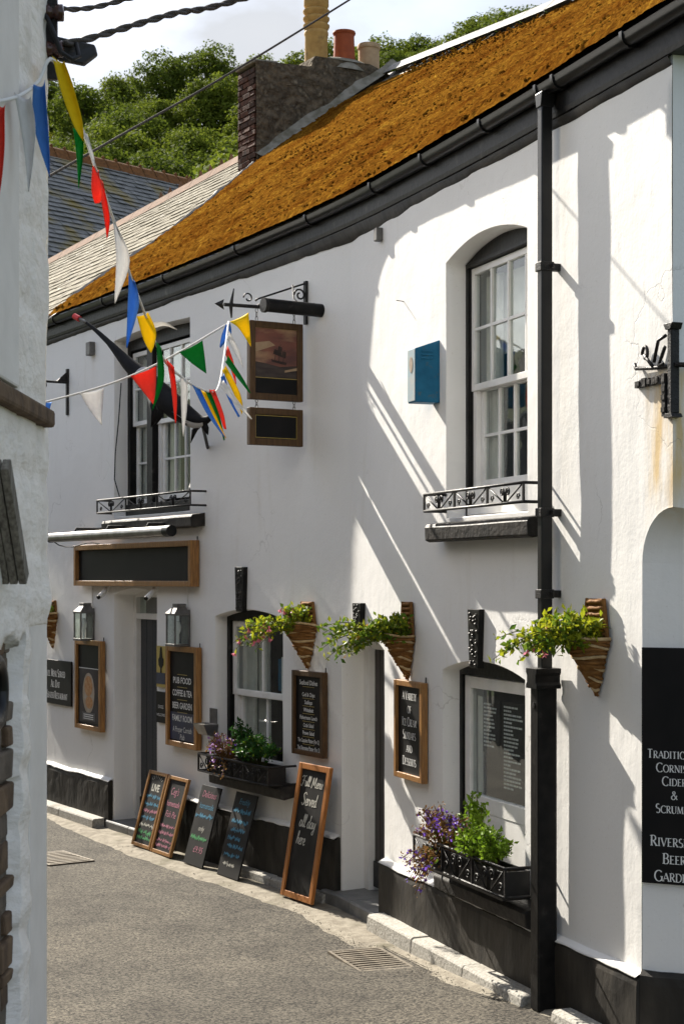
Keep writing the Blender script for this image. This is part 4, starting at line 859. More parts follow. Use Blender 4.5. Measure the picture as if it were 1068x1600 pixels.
r = on_wall('door_notice', 'small black notice under the yellow poster by the far door', 'notice', 7.74, 1.21, .012); MB().box(-.10, .10, -.006, 0, 0, .28).build('panel', M['panel'], r)
plain_text(r, 'DOGS', .0, .13, .03, -.008); plain_text(r, 'WELCOME', .0, .06, .026, -.008)
# seafood board
r, w, h, y = framed('seafood_board', 'tall dark framed seafood menu board under a flower basket', 'sign board', 4.76, 5.24, 1.165, 1.805, .04, .045, 'wood3')
for k, s_ in enumerate(['Seafood Dishes', 'Cod & Chips', 'Scallops', 'Whitebait', 'Fishermans Lunch', 'Crab Salad', 'Prawn Salad', 'The Captains Platter (For 2)', 'The Shipmates Platter (For 2)']):
    z = .535-.058*k-(.03 if k else 0); plain_text(r, s_, .0, z, .030 if k else .036, y-.003, xs=(.88 if len(s_) < 20 else .68), bold=.0006)
    if k < 8: MB().box(-.09, .09, y-.004, y-.002, z-.016, z-.0135).build('rule', M['gold'], r)
# ice cream board
r, w, h, y = framed('ice_cream_board', 'wooden framed ice cream and desserts board beside the right-hand door', 'sign board', 2.97, 3.455, 1.18, 1.83, .038, .045, 'wood')
for k, s_ in enumerate(['A Variety', 'of', 'Ice Cream', 'Sundaes', 'and', 'Desserts']): serif_text(r, s_, .0, .525-.086*k, .056, y-.003, small=.80, xs=.92 if len(s_) < 9 else .82, wt=1.2)
# chamfer sign
inn = Vector((math.cos(TR), math.sin(TR), 0)); c0 = P(CH, 0, 0); c1 = P(0, 0, 0)+inn*CH; dd = (c1-c0).normalized(); an = math.atan2(dd.y, dd.x)
r = thing('cider_board', 'big black board advertising cider and beer garden on the cut corner', 'sign board', c0+Vector((0, 0, 1.01))-Vector((-dd.y, dd.x, 0))*.016, an)
MB().box(.004, .335, -.008, .008, 0, 1.155).build('panel', M['panel'], r)
for s_, z, hh in (('Traditional', .605, .043), ('Cornish', .538, .043), ('Cider', .472, .043), ('&', .405, .040), ('Scrumpy', .338, .043), ('Riverside', .175, .051), ('Beer', .090, .051), ('Garden', .004, .051)): serif_text(r, s_, .168, z+.01, hh, -.0095, small=.80, xs=.97, wt=1.12)
# hanging sign
hs = on_wall('hanging_sign', 'double hanging pub sign with ship painting over a blank board on scrolled iron arm', 'pub sign', 5.10, 0)
MB().box(-.02, .02, -.02, .0, 4.44, 4.77).build('wall_plate', M['iron'], hs, bevel=.003)
mb = MB(); mb.tube([(0, 0, 4.55), (0, -.70, 4.535)], .014, 8); mb.build('arm', M['iron'], hs)
mb = MB()
mb.add([(0, -.70, 4.575), (0, -.70, 4.495), (0, -.78, 4.535), (.02, -.72, 4.535), (-.02, -.72, 4.535)], [(0, 2, 3), (0, 4, 2), (1, 3, 2), (1, 2, 4), (0, 3, 1, 4)]); mb.tube([(0, -.64, 4.44), (0, -.645, 4.535), (0, -.62, 4.66)], [.006, .016, .004], 8); mb.build('arrow_head', M['iron'], hs)
def yz(pts): return [(0, b, a) for a, b in pts]
mb = MB(); mb.tube([(0, -.02, 4.75), (0, -.10, 4.72), (0, -.42, 4.60), (0, -.44, 4.585)], .008, 6); mb.tube([(0, -.03-.05*(1-.7*k/14)*math.cos(k*.55)-.03, 4.66+.05*(1-.7*k/14)*math.sin(k*.55)) for k in range(15)], .007, 6); mb.tube([(0, -.50-.04*math.cos(k*.5)*(1-.6*k/12), 4.60+.04*math.sin(k*.5)*(1-.6*k/12)) for k in range(13)], .006, 6); mb.build('scroll', M['iron'], hs, smooth=True)
mb = MB(); mb.tube([(.22, .04, 4.515), (.22, -.46, 4.52)], .05, 18); mb.build('lamp_tube', M['black'], hs, auto=40)
for y0 in (.05, -.48): mb = MB(); mb.tube([(.22, y0-.012, 4.517), (.22, y0+.012, 4.517)], .055, 18); mb.build('lamp_cap', M['iron'], hs, auto=40)
mb = MB(); mb.tube([(.22, -.40, 4.56), (.08, -.40, 4.57), (0, -.42, 4.55)], .009, 8); mb.tube([(.22, -.06, 4.56), (0, -.06, 4.57)], .009, 8); mb.tube([(.05, -.15, 4.72), (.16, -.2, 4.6), (.22, -.2, 4.56)], .006, 6); mb.build('lamp_stay', M['iron'], hs)
M['redprint'] = pm('painted_sunset', (.20,.075,.05), (.10,.045,.04), 4, .45, stretch=(1,1,3), c3=(.36,.22,.12), s3=3, lo3=.55, hi3=.75); M['seaprint'] = pm('painted_sea', (.035,.025,.022), (.06,.045,.038), 9, .45, stretch=(1,1,4)); M['shipprint'] = pm('painted_ship', (.02,.013,.011), (.05,.03,.022), 30, .5); M['glowprint'] = pm('painted_cloud', (.38,.27,.16), (.25,.15,.09), 9, .5)
def hung(z0, z1, n0, n1, fw, name):
    # board stands square to the wall: its width runs out along -y, its faces look along x
    MX = Matrix.Rotation(R(90), 4, 'Z')       # local x -> y
    o = None
    for (a0, a1, b0, b1) in ((-n1, -n1+fw, z0, z1), (-n0-fw, -n0, z0, z1), (-n1+fw, -n0-fw, z1-fw, z1), (-n1+fw, -n0-fw, z0, z0+fw)): MB().box(-.026, .026, a0, a1, b0, b1).build(name+'_rail', M['wood3'], hs, bevel=.005)
    return MB().box(-.014, .014, -n1+fw*.8, -n0-fw*.8, z0+fw*.8, z1-fw*.8).build(name, M['panel'], hs)
hung(3.845, 4.435, .045, .50, .05, 'picture_board'); hung(3.505, 3.785, .045, .50, .05, 'blank_board')
def face(poly, d, m, nm='painting'):       # flat painted shape on the near face of the board; (out, up)
    mb = MB(); n = len(poly); tri = tessellate_polygon([[Vector((a, b, 0)) for a, b in poly]]); mb.add([(.0145+d, -a, b) for a, b in poly], [tuple(t_) for t_ in tri]); mb.build(nm, M[m], hs)
face([(.095, 4.015), (.45, 4.015), (.45, 4.385), (.095, 4.385)], .001, 'redprint')
face([(.095, 4.015), (.45, 4.015), (.45, 4.13), (.36, 4.12), (.24, 4.10), (.095, 4.115)], .002, 'seaprint')
face([(.28, 4.26), (.45, 4.20), (.45, 4.27), (.33, 4.29)], .002, 'glowprint'); face([(.095, 4.08), (.20, 4.06), (.2, 4.075), (.095, 4.10)], .003, 'glowprint')
face([(.19, 4.115), (.31, 4.135), (.315, 4.155), (.30, 4.15), (.18, 4.135)], .003, 'shipprint')
for x_, z_, hh in ((.215, 4.13, .10), (.25, 4.14, .13), (.285, 4.15, .09)): face([(x_-.002, z_), (x_+.003, z_), (x_-.012, z_+hh), (x_-.016, z_+hh)], .0035, 'shipprint'); face([(x_-.022, z_+.035), (x_+.014, z_+.045), (x_+.004, z_+hh*.9), (x_-.028, z_+hh*.82)], .0033, 'shipprint')
for z_ in (4.012, 4.386): face([(.092, z_-.002), (.453, z_-.002), (.453, z_+.002), (.092, z_+.002)], .004, 'gold', 'gilt_line')
for x_ in (.093, .452): face([(x_-.002, 4.012), (x_+.002, 4.012), (x_+.002, 4.386), (x_-.002, 4.386)], .004, 'gold', 'gilt_line')
for z_ in (3.562, 3.728): face([(.095, z_-.002), (.45, z_-.002), (.45, z_+.002), (.095, z_+.002)], .002, 'gold', 'gilt_line')
for x_ in (.098, .447): face([(x_-.002, 3.562), (x_+.002, 3.562), (x_+.002, 3.728), (x_-.002, 3.728)], .003, 'gold', 'gilt_line')
for yy in (-.11, -.43):
    for (za, zb) in ((4.435, 4.53), (3.785, 3.845)):
        mb = MB(); k = 3
        for i in range(k): z0 = za+(zb-za)*i/k; z1 = za+(zb-za)*(i+1)/k; c = (z0+z1)/2; mb.tube([(.010*math.cos(t_)*(i % 2), yy+.010*math.cos(t_)*(1-i % 2), c+(z1-z0)*.62*math.sin(t_)) for t_ in np.linspace(0, 6.283, 11)], .003, 5, cap=False)
        mb.build('chain', M['pewter'], hs)
# blue alarm box
bb = on_wall('alarm_box', 'weathered blue metal box with louvres between hanging sign and upper window', 'alarm box', 2.86, 3.62)
mb = MB(); mb.add([(-.06, 0, 0), (.06, 0, 0), (.06, -.17, .0), (-.06, -.17, .0), (-.06, 0, .40), (.06, 0, .40), (.06, -.17, .34), (-.06, -.17, .34)], [(0,3,2,1),(4,5,6,7),(0,1,5,4),(1,2,6,5),(2,3,7,6),(3,0,4,7)]); mb.build('case', M['blue'], bb, bevel=.005)
for k in range(3): MB().box(.058, .066, -.13, -.05, .275+.022*k, .283+.022*k).build('louvre', M['blue'], bb, bevel=.002)
M['paleblue'] = pm('faded_label', (.32,.42,.46), (.42,.44,.42), 12, .6); o = MB().box(-.058, .058, -.1735, -.1705, .01, .335).build('label_plate', M['paleblue'], bb)
MB().prism([(.028*math.cos(a), .24+.05*math.sin(a)) for a in np.linspace(0, 6.28, 17)[:-1]], -.176, -.174).build('emblem', M['food2'], bb)
# lanterns, cameras, ashtray, iron brackets
def lantern(u, z, label):
    r = on_wall('wall_lantern', label, 'lantern', u, z, group='wall lanterns by the far doorway')
    MB().box(-.075, .075, -.02, 0, -.02, .30).build('back_plate', M['pewter'], r, bevel=.004)
    b = MB(); w0, d0 = .085, .15
    for x in (-w0, w0): 
        for y in (-d0, -.022): b.box(x-.007, x+.007, y-.007, y+.007, 0, .255)
    b.box(-w0-.01, w0+.01, -d0-.01, -.012, -.018, .004); b.box(-w0-.012, w0+.012, -d0-.012, -.012, .25, .268); b.build('cage', M['pewter'], r, bevel=.002)
    t = MB(); t.add([(-w0-.012, -d0-.012, .268), (w0+.012, -d0-.012, .268), (w0+.012, -.012, .268), (-w0-.012, -.012, .268), (-.05, -.11, .325), (.05, -.11, .325), (.05, -.03, .325), (-.05, -.03, .325)], [(0,1,5,4),(1,2,6,5),(2,3,7,6),(3,0,4,7)]); t.box(-.052, .052, -.112, -.028, .325, .352); t.build('roof', M['pewter'], r, bevel=.003)
    for (x0, x1, y0, y1) in ((-w0, w0, -d0-.001, -d0+.001), (-w0-.001, -w0+.001, -d0, -.02), (w0-.001, w0+.001, -d0, -.02)): MB().box(x0, x1, y0, y1, .004, .25).build('pane', M['glass'], r)
    mb = MB(); mb.lathe([(.012, 0), (.012, .08), (.028, .11), (.03, .15), (.018, .19), (0, .2)], (0, -.085, .004), 12); mb.build('bulb', M['letter'], r, smooth=True)
    mb = MB(); mb.tube([(.02, -.008, .30), (.03, -.008, .36), (.03, -.008, .52)], .005, 6); mb.build('flex', M['white'], r)
lantern(9.42, 1.915, 'dull metal wall lantern left of the far doorway'); lantern(7.24, 1.935, 'dull metal wall lantern right of the far doorway')
for u, lab in ((8.98, 'small white security camera left under the wide name board'), (7.86, 'small white security camera right under the wide name board')):
    r = on_wall('security_camera', lab, 'camera', u, 2.36, group='cameras under the name board'); mb = MB(); mb.tube([(0, -.02, .05), (.0, -.07, .0), (.03, -.12, -.03)], .024, 10); mb.build('body', M['white'], r, smooth=True); mb = MB(); mb.tube([(.03, -.12, -.03), (.035, -.13, -.036)], .02, 10); mb.build('lens', M['black'], r); MB().box(-.03, .03, -.03, 0, .02, .08).build('mount', M['white'], r, bevel=.004)
r = on_wall('wall_ashtray', 'square metal wall ashtray beside the pub food board', 'ashtray', 6.70, 1.17); MB().box(-.07, .07, -.008, 0, .0, .24).build('back_plate', M['pewter'], r, bevel=.004)
mb = MB(); mb.add([(-.11, -.01, .115), (.11, -.01, .115), (.11, -.15, .115), (-.11, -.15, .115), (-.09, -.01, .02), (.09, -.01, .02), (.09, -.10, .02), (-.09, -.10, .02), (-.1, -.02, .105), (.1, -.02, .105), (.1, -.14, .105), (-.1, -.14, .105)], [(0,1,5,4),(1,2,6,5),(2,3,7,6),(3,0,4,7),(4,5,6,7),(8,9,10,11),(0,1,9,8),(1,2,10,9),(2,3,11,10),(3,0,8,11)]); mb.build('tray', M['steel'], r, bevel=.003)
r = on_wall('iron_bracket', 'plain black iron bracket high on the wall at the far left', 'bracket', 10.05, 4.17); MB().box(-.02, .02, -.025, 0, 0, .47).build('back_bar', M['iron'], r, bevel=.003); mb = MB(); mb.tube([(0, -.02, .33), (0, -.30, .33)], .012, 8); mb.add([(-.006, -.02, .44), (.006, -.02, .44), (.006, -.02, .34), (-.006, -.02, .34), (-.006, -.13, .34), (.006, -.13, .34)], [(0,1,2,3),(0,4,5,1),(3,2,5,4),(0,3,4),(1,5,2)]); mb.tube([(0, -.26+.025*math.cos(t_), .295+.025*math.sin(t_)) for t_ in np.linspace(0, 6.28, 12)], .006, 6); mb.build('arm', M['iron'], r)
# corner bracket
r = thing('corner_bracket', 'ornate black iron bracket strapped round the right-hand corner', 'bracket', P(.0, .0, 3.29), ang(0))
MB().box(-.014, .022, -.022, .024, 0, .40).build('upright_bar', M['iron'], r, bevel=.004)
mb = MB(); mb.tube([(.02, -.01, .225), (-.16, -.015, .235), (-.31, -.02, .25), (-.325, -.02, .275)], .010, 8); mb.tube([(-.05, -.02, .24)]+[(-.06-.035*math.cos(t_)*(1-t_/9), -.02, .29+.05*math.sin(t_-1.5)*(1-t_/9)) for t_ in np.linspace(0, 6, 16)], .009, 7); mb.tube([(-.14, -.02, .26), (-.10, -.02, .36), (-.03, -.02, .375)], .009, 7); mb.tube([(-.22-.03*math.cos(t_)*(1-t_/9), -.02, .31+.045*math.sin(t_)*(1-t_/9)) for t_ in np.linspace(0, 6, 16)]+[(-.15, -.02, .24)], .009, 7); mb.tube([(.02, 0, .23), (.2, .25, .22)], .012, 8); mb.build('scroll', M['iron'], r, smooth=True)
mb = MB(); mb.prism([(-.02, .40), (.028, .40), (.045, .43), (-.04, .43)], -.03, .03); mb.build('cap', M['iron'], r, bevel=.003); mb = MB(); mb.prism([(-.04, -.02), (.045, -.02), (.03, .0), (-.025, .0)], -.03, .03); mb.build('foot', M['iron'], r, bevel=.003)
mb = MB()
for k in range(14): x = -.32+.02*k; mb.box(x, x+.026, -.02-random.uniform(.0, .01), .01, .155+random.uniform(-.006, .006), .19+random.uniform(-.006, .006))
for k in range(8): z = -.01+.02*k; mb.box(-.062, -.03, -.02-random.uniform(0, .01), .01, z, z+.024)
mb.build('flaking_strap', M['plinth2'], r)
# nail and its bit of wire
r = on_wall('wall_nail', 'thin bent nail left of the blue alarm box', 'nail', 3.42, 4.36); mb = MB(); mb.tube([(0, .02, 0), (0, -.05, .006)], .003, 6); mb.build('shank', M['iron'], r)

# ================================================================== CHALKBOARDS LEANING ON THE WALL
def board(label, uc, w, h, foot, topn, zf, fw, m, dbl=False, thick=.028):
    lean = math.asin(max(-.9, min(.9, (foot-topn)/h)))
    r = thing('chalkboard', label, 'chalkboard', P(uc, foot, zf), ang(uc), 'chalkboards leaning along the pub wall'); r.rotation_euler = (-lean, 0, ang(uc)); r.rotation_mode = 'XYZ'
    if fw:
        frame_parts(r, w, h, fw, -thick, 0, m); MB().box(-w/2+fw*.9, w/2-fw*.9, -thick*.5, -.003, fw*.9, h-fw*.9).build('slate', M['slatepanel'], r); y = -thick*.5-.0015
    else: MB().box(-w/2, w/2, -thick*.5, 0, 0, h).build('slate', M['slatepanel'], r, bevel=.003); y = -thick*.5-.0015
    return r, y
r, y = board('tallest chalkboard in orange frame reading Full Menu Served all day here', 4.80, .47, 1.0, .24, .075, .13, .045, 'wood2')
for s_, x, z, h_ in (('Full Menu', -.182, .83, .080), ('Served', -.135, .69, .098), ('all day', -.12, .53, .098), ('here', -.13, .40, .098)): chalk_text(r, s_, x, z, h_*.98, y, th=.085)
def bd(lab, uc, w, h, foot, top, zf, fw, m, dbl=False): return board(lab, uc, w, h, foot, top, zf, fw, m, dbl)
r, y = bd('leftmost chalkboard in wooden frame with LIVE in white chalk', 7.62, .40, .68, .25, .07, .125, .032, 'wood')
plain_text(r, 'LIVE', .0, .505, .062, y, 'chalkw', bold=.003)
for k in range(7): mb = MB(); a = R(30+20*k); mb.box(-.002, .002, 0, .0008, .02, .05); o = mb.build('chalk_writing', M['chalkw'], r); o.location = (.08*math.cos(a), y-.001, .58+.02*math.sin(a)); o.rotation_euler = (0, R(90)-a, 0)
for k, (z, m) in enumerate(((.43, 'chalkb'), (.36, 'chalkb'), (.30, 'chalkp'), (.24, 'chalkb'), (.175, 'chalkw'), (.11, 'chalkg'), (.06, 'chalkg'))): scribble(r, -.14, .15, z, .05, y, m, k)
r, y = bd('wooden framed chalkboard with pink homemade fish pie writing', 7.20, .41, .68, .25, .07, .12, .032, 'wood')
plain_text(r, "Ceg's", -.02, .52, .066, y, 'chalkp', shear=.3, xs=.8); plain_text(r, 'homemade', 0, .42, .052, y, 'chalkp', shear=.25, xs=.8, bold=.001); plain_text(r, 'Fish Pie', .0, .325, .058, y, 'chalkp', shear=.25, xs=.85)
for k, z in enumerate((.225, .165, .10, .055)): scribble(r, -.15, .14, z, .042, y, 'chalkp', 20+k)
r, y = bd('frameless slate board with pink Delicious heading and green line', 6.57, .36, .67, .25, .07, .12, 0, '')
plain_text(r, 'Delicious', .0, .57, .058, y, 'chalkp', shear=.3, xs=.85); plain_text(r, 'homemade', 0, .475, .052, y, 'chalkb', shear=.25, xs=.8); scribble(r, -.16, .16, .39, .055, y, 'chalkb', 31); plain_text(r, 'only', .0, .29, .045, y, 'chalkw', shear=.2); scribble(r, -.15, .14, .205, .05, y, 'chalkg', 33); plain_text(r, '\u00a39.95', .03, .11, .055, y, 'chalkp', shear=.2)
r, y = bd('frameless slate board covered in small blue chalk writing', 5.93, .37, .68, .25, .07, .12, 0, '')
plain_text(r, 'Freshly', .0, .585, .05, y, 'chalkb', shear=.3, xs=.9); scribble(r, -.15, .15, .505, .06, y, 'chalkb', 41)
for k, z in enumerate((.425, .355, .29, .225, .155, .08)): scribble(r, -.14+.02*(k % 2), .15-.03*(k % 3), z, .045, y, 'chalkb' if k < 5 else 'chalkw', 50+k)

# ================================================================== PLANTS
def leaf_mesh(name, n, place_fn, size, m, parent, aspect=.55, up=.4, seed=0):
    rd = np.random.default_rng(seed); V = np.zeros((n, 4, 3)); 
    for i in range(n):
        p, d = place_fn(rd); s = size*rd.uniform(.6, 1.25)
        d = np.array(d)+rd.normal(0, .55, 3); d[2] += up*rd.uniform(-.2, 1); d /= np.linalg.norm(d)+1e-9
        q = np.cross(d, rd.normal(0, 1, 3)); q /= np.linalg.norm(q)+1e-9; nn = np.cross(d, q)
        b = np.array(p); V[i] = [b, b+d*s*.5+q*s*aspect*.5+nn*s*.10, b+d*s, b+d*s*.5-q*s*aspect*.5+nn*s*.10]
    F = [(4*i, 4*i+1, 4*i+2) for i in range(n)]+[(4*i, 4*i+2, 4*i+3) for i in range(n)]
    return raw(name, V.reshape(-1, 3), F, m, parent, smooth=False)
def bloom(r, pts, m, name='flower', size=.03, seed=0):
    rd = random.Random(seed); mb = MB()
    for k in range(5):
        a = k*1.257; mb.add([(0,0,0), (size*.5*math.cos(a-.5), size*.5*math.sin(a-.5), -size*.5), (size*.75*math.cos(a), size*.75*math.sin(a), -size*.75), (size*.5*math.cos(a+.5), size*.5*math.sin(a+.5), -size*.5)], [(0,1,2,3)])
    mb.lathe([(.002, size*.5), (size*.16, 0), (size*.13, -size*.9), (0, -size)], seg=6); me = mb.mesh(name, m)
    for p in pts: o = obj(name, me, r); o.location = p; o.rotation_euler = (rd.uniform(-.6, .6), rd.uniform(-.6, .6), rd.uniform(0, 6))
def basket(u, zrim, rad, out_, ht, back, label, m1='wicker'):
    r = on_wall('wall_basket', label, 'wall basket', u, zrim-ht, .008, 'wicker wall baskets')
    K = 20; rows = 17                                    # coiled half cone, flat to the wall
    core = MB(); 
    def pt(t, a, o=0):
        rr = (t**.9); return (-(rad+o)*rr*math.cos(a), -((out_+o)*rr)*math.sin(a)-.004, ht*t+.03*(1-math.cos(a*2))*.0)
    core.grid([[pt(i/12, math.pi*j/K, -.006) for j in range(K+1)] for i in range(13)]); core.build('cone', M['wicker'], r, smooth=True)
    for i in range(1, rows+1):
        t = i/rows; mb = MB(); wob = random.uniform(0, 6); pts = [tuple(Vector(pt(t, math.pi*j/K))+Vector((0, 0, .012*math.sin(j*.35+wob)+.016*(math.sin(math.pi*j/K))))) for j in range(K+1)]
        mb.tube(pts, [.5*ht/rows*random.uniform(.85, 1.15) for _ in pts], 6); mb.build('coil', M['wicker2' if i % 3 == 2 else m1], r, smooth=True)
    bp = MB(); nb = max(4, int(back/.03))
    MB().prism([(-rad*.95, ht*.85), (rad*.95, ht*.85), (rad*.62, ht+back), (-rad*.62, ht+back)], -.014, .0).build('back_panel', M['wicker'], r, bevel=.004)
    for k in range(nb):
        z = ht+back*(k+.5)/nb; wd = rad*(.95-.33*(z-ht*.85)/(back+ht*.15)); mb = MB(); mb.tube([(-wd, -.016, z), (-wd*.3, -.022, z+random.uniform(-.004, .004)), (wd*.3, -.016, z), (wd, -.02, z)], .012, 6); mb.build('coil', M['wicker' if k % 2 else m1], r, smooth=True)
    for s_ in (-1, 1): mb = MB(); mb.tube([(s_*rad*.95, -.016, ht*.9), (s_*rad*.62, -.016, ht+back)], .011, 6); mb.build('edge_rod', M['wicker'], r)
    mb = MB(); mb.grid([[(x*(1-.0*j), -out_*.9*j/4*math.sqrt(max(0, 1-(x/rad)**2)), ht*.96) for j in range(5)] for x in np.linspace(-rad*.95, rad*.95, 9)]); mb.build('soil', M['soil'], r)
    return r
def trailing(u, z, rad, out_, label, dens, mats, blooms=(), seed=0, spill=(.0, .55), bm='pink', side=0, upz=.10):
    r = on_wall('trailing_plant', label, 'plant', u, z, .01, 'trailing plants in wall baskets'); rd0 = random.Random(seed); stems = []
    st = MB()
    for k in range(44):
        x = rd0.uniform(-rad, rad); y0 = -rd0.uniform(.02, out_*1.0); pts = []; p = Vector((x*.85, y0, -.02))
        if k % 5 < 3: L_ = rd0.uniform(.10, .21); v = Vector((rd0.uniform(-.5, .5), rd0.uniform(-.7, .2), 1)).normalized()
        else: L_ = rd0.uniform(*spill); p.y = -out_*rd0.uniform(.6, 1); v = Vector((rd0.uniform(-.4, .4)+side*rd0.uniform(0, .9), -1, rd0.uniform(.1, .8))).normalized()
        for i in range(9): pts.append(tuple(p)); p = p+v*L_/8; v = (v+Vector((0, -.03, -.15))).normalized()
        stems.append(pts); st.tube(pts, [.005-.0004*i for i in range(9)], 4)
    st.build('stems', M['stem'], r)
    def fn(rd):
        s_ = stems[rd.integers(len(stems))]; i = int(rd.integers(1, 9)); t = rd.random(); a = np.array(s_[i-1]); b = np.array(s_[i]); return a+(b-a)*t+rd.normal(0, .012, 3), b-a
    for j, m in enumerate(mats): leaf_mesh('foliage', int(dens*2.1)//len(mats), fn, .044, M[m], r, seed=seed+j, up=.25)
    leaf_mesh('yellowed_leaves', 10, fn, .05, M['yellowleaf'], r, seed=seed+9)
    if blooms:
        rd = np.random.default_rng(seed+5); bloom(r, [tuple(np.array(stems[rd.integers(44)][int(rd.integers(5, 9))])+np.array([0, 0, -.02])) for _ in range(blooms)], M[bm], size=.032, seed=seed)
    return r
basket(10.45, 2.14, .13, .17, .37, .14, 'wicker wall basket far left, half hidden by the white corner'); trailing(10.45, 2.14, .10, .15, 'leafy plant in the far left wall basket', 300, ('fuchsia', 'fuchsia2'), 0, 3, (.12, .28))
basket(5.05, 2.15, .135, .22, .34, .18, 'wicker wall basket above the seafood board'); trailing(5.05, 2.15, .11, .2, 'pink flowered fuchsia trailing from the basket above the seafood board', 620, ('fuchsia', 'fuchsia', 'fuchsia2'), 30, 11, (.2, .48), side=-.1)
basket(3.30, 2.13, .115, .20, .31, .22, 'wicker wall basket above the ice cream board'); trailing(3.30, 2.13, .10, .18, 'green and yellow leaved plant trailing from basket above the ice cream board', 760, ('fuchsia2', 'fuchsia2', 'fuchsia'), 0, 21, (.22, .50), side=-.1)
basket(.72, 2.20, .14, .20, .31, .20, 'largest wicker wall basket, right of the downpipe'); trailing(.72, 2.20, .12, .18, 'lime green plant trailing from the largest basket past the downpipe', 900, ('fuchsia', 'fuchsia', 'fuchsia2'), 6, 31, (.18, .50), side=-.1)

def planter(u, z, w, d, h, n, label):
    r = on_wall('flower_trough', label, 'planter', u, z, n)
    mb = MB(); mb.box(-w/2, w/2, -d, -d+.012, 0, h); mb.box(-w/2, w/2, -.012, 0, 0, h); mb.box(-w/2, -w/2+.012, -d+.012, -.012, 0, h); mb.box(w/2-.012, w/2, -d+.012, -.012, 0, h); mb.box(-w/2, w/2, -d, 0, -.008, .0); mb.build('trough', M['planter'], r)
    mb = MB(); mb.box(-w/2-.008, w/2+.008, -d-.008, -d+.016, h-.02, h+.004); mb.build('rim', M['planter'], r, bevel=.004); MB().box(-w/2+.012, w/2-.012, -d+.012, -.012, h*.5, h*.85).build('soil', M['soil'], r)
planter(1.92, .735, 1.06, .17, .15, .065, 'black plastic flower trough in the lower right window guard'); planter(5.86, .925, 1.06, .16, .13, .055, 'black plastic flower trough in the lower left window guard')
def clump(u, z, n, rx, ry, rz, label, cat_, parts, seed, stems=24, droop=0, grp='window box plants'):
    r = on_wall('window_box_plant', label, cat_, u, z, n, grp); rd0 = random.Random(seed); S_ = []; st = MB()
    for k in range(stems):
        a = rd0.uniform(0, 6.28); q = math.sqrt(rd0.random()); e = Vector((rx*q*math.cos(a), ry*q*math.sin(a)-ry*.2, rz*rd0.uniform(.55, 1)*(1-.4*q*q)))
        if droop and rd0.random() < droop: e = Vector((rx*q*math.cos(a), -ry*rd0.uniform(.8, 1.3), -rz*rd0.uniform(.1, .75)))
        b = Vector((e.x*.35, e.y*.3, 0)); mid = b.lerp(e, .5)+Vector((0, 0, rz*.22)); pts = [tuple(b.lerp(mid, t).lerp(mid.lerp(e, t), t)) for t in np.linspace(0, 1, 7)]; S_.append(pts); st.tube(pts, .003, 4)
    st.build('stems', M['stem'] if not droop else M['drystem'], r)
    for j, (nm, m, cnt, sz, lo, hi, up) in enumerate(parts):
        def fn(rd):
            s_ = S_[rd.integers(len(S_))]; t = rd.uniform(lo, hi)*6; i = min(int(t), 5); a = np.array(s_[i]); b = np.array(s_[i+1]); return a+(b-a)*(t-i)+rd.normal(0, .012, 3), b-a
        o = leaf_mesh(nm, cnt, fn, sz, M[m], r, seed=seed+j, up=up, aspect=.5 if nm == 'foliage' else .9)
    return r
clump(2.26, .85, .17, .27, .18, .32, 'violet lobelia with dry brown stems in the lower right window box', 'flowers', (('foliage', 'drystem', 1500, .026, .2, 1, .2), ('foliage', 'fuchsia2', 120, .03, .1, .6, .2), ('blossoms', 'purple', 330, .022, .55, 1, .4), ('blossoms', 'lilac', 60, .02, .6, 1, .4)), 61, 60, droop=.22)
clump(1.76, .85, .15, .23, .17, .25, 'round bright green shrub in the lower right window box', 'plant', (('foliage', 'shrub', 1500, .035, .45, 1, .6),), 62, 70)
clump(2.08, .86, .08, .10, .08, .42, 'upright bright green sprig behind the lobelia', 'plant', (('foliage', 'shrub', 420, .038, .3, 1, .7),), 63, 12)
clump(6.16, 1.03, .14, .26, .15, .24, 'lilac lobelia with dry stems in the lower left window box', 'flowers', (('foliage', 'drystem', 900, .028, .2, 1, .2), ('blossoms', 'lilac', 160, .024, .5, 1, .4), ('blossoms', 'purple', 90, .022, .5, 1, .4)), 64, 46, droop=.15)
clump(5.64, 1.03, .13, .27, .15, .27, 'dark green shrub in the lower left window box', 'plant', (('foliage', 'shrubdark', 1300, .038, .4, 1, .6), ('foliage', 'shrub', 160, .035, .6, 1, .6)), 65, 60)
clump(6.0, 1.03, .06, .16, .1, .36, 'dark upright sprig behind the lilac lobelia', 'plant', (('foliage', 'shrubdark', 480, .04, .35, 1, .7),), 66, 18)

